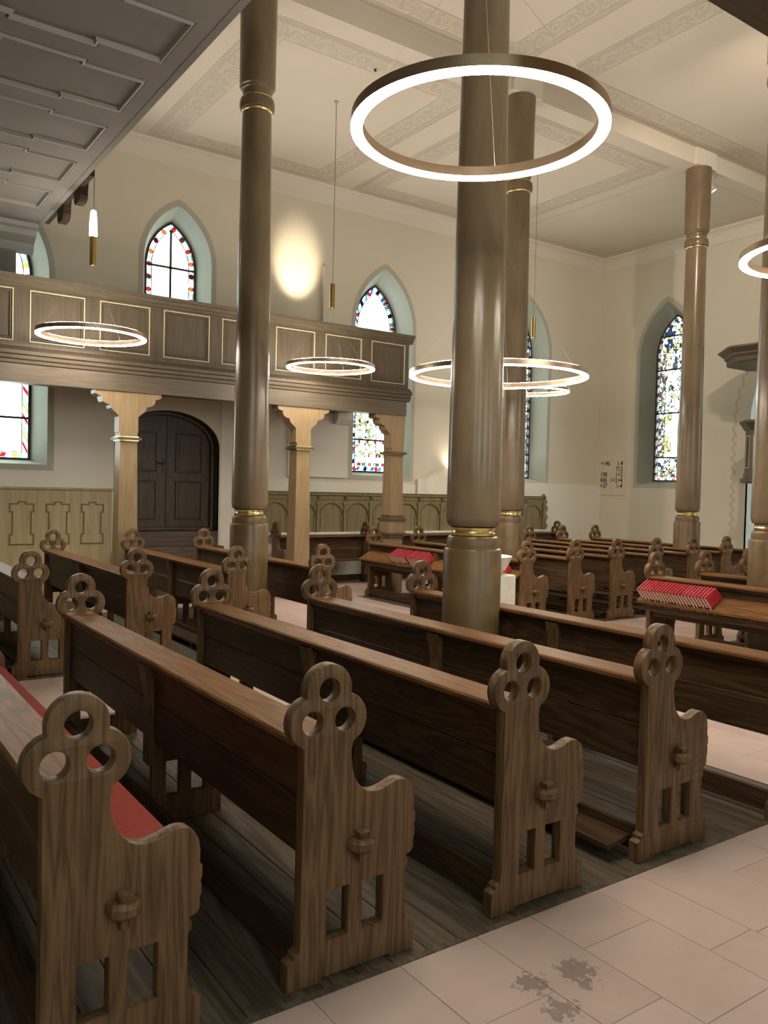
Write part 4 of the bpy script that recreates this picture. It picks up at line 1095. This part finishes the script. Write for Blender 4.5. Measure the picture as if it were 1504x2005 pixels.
washer((10.33, 12.38, 1.95), (10.28, 12.52, 2.45), 26, 0.05, 100, 'small uplight on the wall ledge beyond the column')

def spotlight(loc, target, power, angle, label):
    t = tag(empty('spotlight', loc), label, 'lamp', 'spotlights on the column heads')
    d = (Vector(target) - Vector(loc)).normalized(); q = d.to_track_quat('-Z', 'Y').to_euler()
    can = MB().lathe([(0.045, -0.07), (0.05, -0.065), (0.05, 0.05), (0.03, 0.07)], 16).build('can', 'plastic_grey', t, 35); can.rotation_euler = q
    ln = MB().lathe([(0.04, -0.074), (0.04, -0.0705)], 16).build('lens', 'lamp_glass_lit', t); ln.rotation_euler = q
    MB().box(-0.015, 0.015, -0.015, 0.015, 0.02, Z_AISLE - loc[2] if loc[2] > 6 else 0.2).build('bracket', 'plastic_grey', t)
    ld = bpy.data.lights.new('spotlight_beam', 'SPOT'); ld.energy = power; ld.spot_size = math.radians(angle); ld.spot_blend = 0.6; ld.color = (1.0, 0.86, 0.68); ld.shadow_soft_size = 0.06
    lo = bpy.data.objects.new('spotlight_beam', ld); COL.objects.link(lo); lo.parent = t; lo.rotation_euler = q; lo.location = d * 0.09
spotlight((8.0, 4.40, 6.55), (14.6, 9.6, 2.8), 620, 100, 'spotlight above the pulpit-hiding column aimed at the end wall')
spotlight((12.0, 8.12, 6.68), (14.6, 6.0, 1.5), 200, 50, 'spotlight beside the column by the figure window')

# ------------------------------------------------------------------ end wall: hymn numbers, chancel arch, pulpit
hb = tag(empty('hymn_number_board', (XF - 0.004, 12.15, 2.05)), 'pale board of black hymn and verse numbers on the end wall', 'sign')
MB().box(-0.012, 0.0, -0.40, -0.06, -0.42, 0.47).build('panel', 'board_white', hb)
MB().box(-0.012, 0.0, -0.055, 0.295, -0.42, 0.47).build('panel', 'board_white', hb)
def text(body, y, z, align, size=0.152):
    cu = bpy.data.curves.new('digits', 'FONT'); cu.body = body; cu.size = size; cu.align_x = align; cu.extrude = 0.001; cu.offset = 0.0012
    ob = bpy.data.objects.new('digits', cu); COL.objects.link(ob)
    dg = bpy.context.evaluated_depsgraph_get(); me = bpy.data.meshes.new_from_object(ob.evaluated_get(dg))
    bpy.data.objects.remove(ob); bpy.data.curves.remove(cu)
    for v in me.vertices: v.co = Vector((-0.0145 - v.co.z, y - v.co.x * 0.84, z + v.co.y))
    me.materials.clear(); me.materials.append(MATS['digit_black'])
    link('digits', me, hb)
LZ = [0.235, 0.108, -0.015, -0.138, -0.262]
for i, s_ in enumerate(('+146', '', '198', '406', '+37')):
    if s_: text(s_, 0.285, LZ[i], 'LEFT')
for i, s_ in enumerate(('1-4', '713', '1+2', '1+2+4', '1-4')): text(s_, -0.335, LZ[i], 'RIGHT')

# chancel beyond the arch
ap_ = round_arch(**ARCH)
ch = structure('trim_7', MB().loft([(XF, y, z) for y, z in ap_], [(XF + 0.9, y, z) for y, z in ap_]).mesh('trim_7', 'chancel_plaster', 40), 'pale stencilled reveal of the chancel arch behind the pulpit', 'arch')
XC = 18.2
structure('wall_chancel_left', MB().box(XF + 0.9, XC, 9.2, 9.3, -0.05, 6.3).mesh('wall_chancel_left', 'chancel_plaster'), 'pale chancel wall on the gallery side', 'wall')
structure('wall_chancel_back', MB().box(XC, XC + 0.1, 3.2, 9.3, -0.05, 6.3).mesh('wall_chancel_back', 'chancel_plaster'), 'pale chancel wall seen through the arch', 'wall')
structure('wall_chancel_front', curve_mesh('wall_chancel_front', [rect(3.2, 9.3, -0.05, 6.3), ap_], 0.02, 0, lambda u, v, w: (XF + 0.92 + w, u, v), 'chancel_plaster', 30), 'inner face of the chancel arch wall', 'wall')
structure('wall_chancel_right', curve_mesh('wall_chancel_right', [rect(XF + 0.9, XC, -0.05, 6.3), opening(16.2, WT), opening(17.55, {**WT, 'hw': 0.62})], 0.03, 0, lambda u, v, w: (u, 3.17 + w, v), 'chancel_plaster', 30), 'pale chancel wall with a daylit window', 'wall')
structure('ceiling_chancel', MB().box(XF + 0.9, XC, 3.2, 9.3, 6.3, 6.4).mesh('ceiling_chancel', 'chancel_plaster'), 'plain chancel ceiling', 'ceiling')
structure('floor_chancel', MB().box(XF, XC, 3.2, 9.3, -0.25, -0.02).mesh('floor_chancel', 'sandstone_slab'), 'stone chancel floor', 'floor')
window(11, lambda u, v, d: (16.2 - u, 3.2 - d, v), WT, sr, 'tall clear window lighting the chancel, nearer the arch')
window(12, lambda u, v, d: (17.55 - u, 3.2 - d, v), {**WT, 'hw': 0.62}, sr, 'narrower clear window lighting the chancel, farther from the arch')  # out of view, put in to raise the daylight on the arch reveal
for k in range(7):
    z = 2.4 + k * 0.24
    if z > 3.6: break
    for s_ in (-1, 1):
        leaf = [(XF + 0.35 + s_ * 0.02, z), (XF + 0.35 + s_ * 0.10, z + 0.03), (XF + 0.35 + s_ * 0.16, z + 0.11), (XF + 0.35 + s_ * 0.07, z + 0.10)]
        mb = MB(); mb.v = [(x, 8.928, zz) for x, zz in leaf]; mb.f = [(0, 1, 2, 3)]
        mb.build('stencil_leaf', 'stencil_green', ch, recalc=False)
# stencilled key-pattern band following the arch on the end wall
km = MB(); outer = []
hwA, zsA, zaA = ARCH['hw'] + 0.27, ARCH['zs'], ARCH['za'] + 0.27
s_ = 0.0
path = [(ARCH['cx'] + hwA, 0.1 + 0.03 * k) for k in range(int((zsA - 0.1) / 0.03))] + [(ARCH['cx'] + hwA * math.cos(PI * k / 240), zsA + (zaA - zsA) * math.sin(PI * k / 240)) for k in range(120)]
for i in range(0, len(path) - 4, 3):
    a, b_ = Vector(path[i]), Vector(path[i + 3])
    d_ = (b_ - a).normalized() if (b_ - a).length else Vector((0, 1)); n_ = Vector((d_.y, -d_.x))
    off = 0.022 if (i // 3) % 2 else -0.022
    q = [a + n_ * (off - 0.03), a + n_ * (off + 0.03), b_ + n_ * (off + 0.03), b_ + n_ * (off - 0.03)]
    km.add([(XF - 0.002, p.x, p.y) for p in q], [(0, 1, 2, 3)])
ko = km.build('painted_key_band', 'arch_mark_paint', wall_far, recalc=False)

def octagon(r, sq=1.0, a0=PI / 8): return [(r * math.cos(a0 + PI / 4 * k), r * math.sin(a0 + PI / 4 * k) * sq) for k in range(8)]
pu = tag(empty('pulpit', (13.65, 7.85, 0)), 'brown octagonal pulpit before the chancel arch', 'pulpit')
def octa(prof, name, mat, parent=pu, smooth=None):
    mb = MB(); o = 0
    for r, z in prof: mb.v += [(a, b, z) for a, b in octagon(r)]
    for i in range(len(prof) - 1):
        for k in range(8):
            j = (k + 1) % 8; mb.f.append((i * 8 + k, i * 8 + j, (i + 1) * 8 + j, (i + 1) * 8 + k))
    mb.f.append(tuple(range(8))[::-1]); mb.f.append(tuple((len(prof) - 1) * 8 + k for k in range(8)))
    return mb.build(name, mat, parent)
octa([(0.16, 0.0), (0.16, 0.2), (0.11, 0.25), (0.11, 1.6), (0.30, 1.9)], 'stem', 'gallery_paint_upright')
body = octa([(0.50, 1.90), (0.53, 1.92), (0.53, 1.97), (0.48, 2.0), (0.48, 2.06), (0.46, 2.08), (0.46, 2.80)], 'body', 'gallery_paint_upright')
octa([(0.46, 2.80), (0.49, 2.83), (0.53, 2.90), (0.57, 2.94), (0.57, 2.98), (0.40, 2.98)], 'top_moulding', 'gallery_paint_upright')
for k in range(8):
    a = PI / 4 * k + PI / 4
    hw_ = 0.46 * math.sin(PI / 8) - 0.055; rr = 0.46 * math.cos(PI / 8)
    ca, sa = math.cos(a), math.sin(a)
    fr = frame_mesh(rect(-hw_, hw_, 2.16, 2.72), 0.014, lambda u, v, h: (rr * ca + h * ca - u * sa, rr * sa + h * sa + u * ca, v), -0.005, 0.006)
    fr.build('gilt_line', 'gilt_line', body)
    fr = frame_mesh(rect(-hw_ + 0.02, hw_ - 0.02, 2.18, 2.70), 0.09, lambda u, v, h: (rr * ca + h * ca - u * sa, rr * sa + h * sa + u * ca, v), -0.005, 0.004)
    fr.build('panel', 'door_wood', body)
sb = tag(empty('sounding_board', (13.70, 7.88, 3.95)), 'brown octagonal sounding board above the pulpit', 'pulpit canopy')
mb = MB(); prof = [(0.80, 0.0), (0.82, 0.02), (0.82, 0.09), (0.86, 0.13), (0.87, 0.16), (0.97, 0.235), (0.97, 0.255), (0.9, 0.28)]
for r, z in prof: mb.v += [(a, b, z) for a, b in octagon(r)]
for i in range(len(prof) - 1):
    for k in range(8):
        j = (k + 1) % 8; mb.f.append((i * 8 + k, i * 8 + j, (i + 1) * 8 + j, (i + 1) * 8 + k))
mb.f.append(tuple(range(8))[::-1]); mb.f.append(tuple((len(prof) - 1) * 8 + k for k in range(8)))
mb.build('canopy', 'gallery_paint_long', sb)
MB().box(-0.04, 0.88, -0.04, 0.04, 0.28, 0.36).build('wall_bracket', 'gallery_paint_long', sb)

# ceiling bits: a detector beside the figure-window column, a dark hook in the aisle field
hk = tag(MB().lathe([(0.014, -0.03), (0.018, -0.02), (0.012, 0.0)], 10).build('ceiling_eyelet', 'iron_black', None, 30, (5.735, 8.642, Z_AISLE)), 'small black eyelet in the ceiling near the scroll border', 'hook')
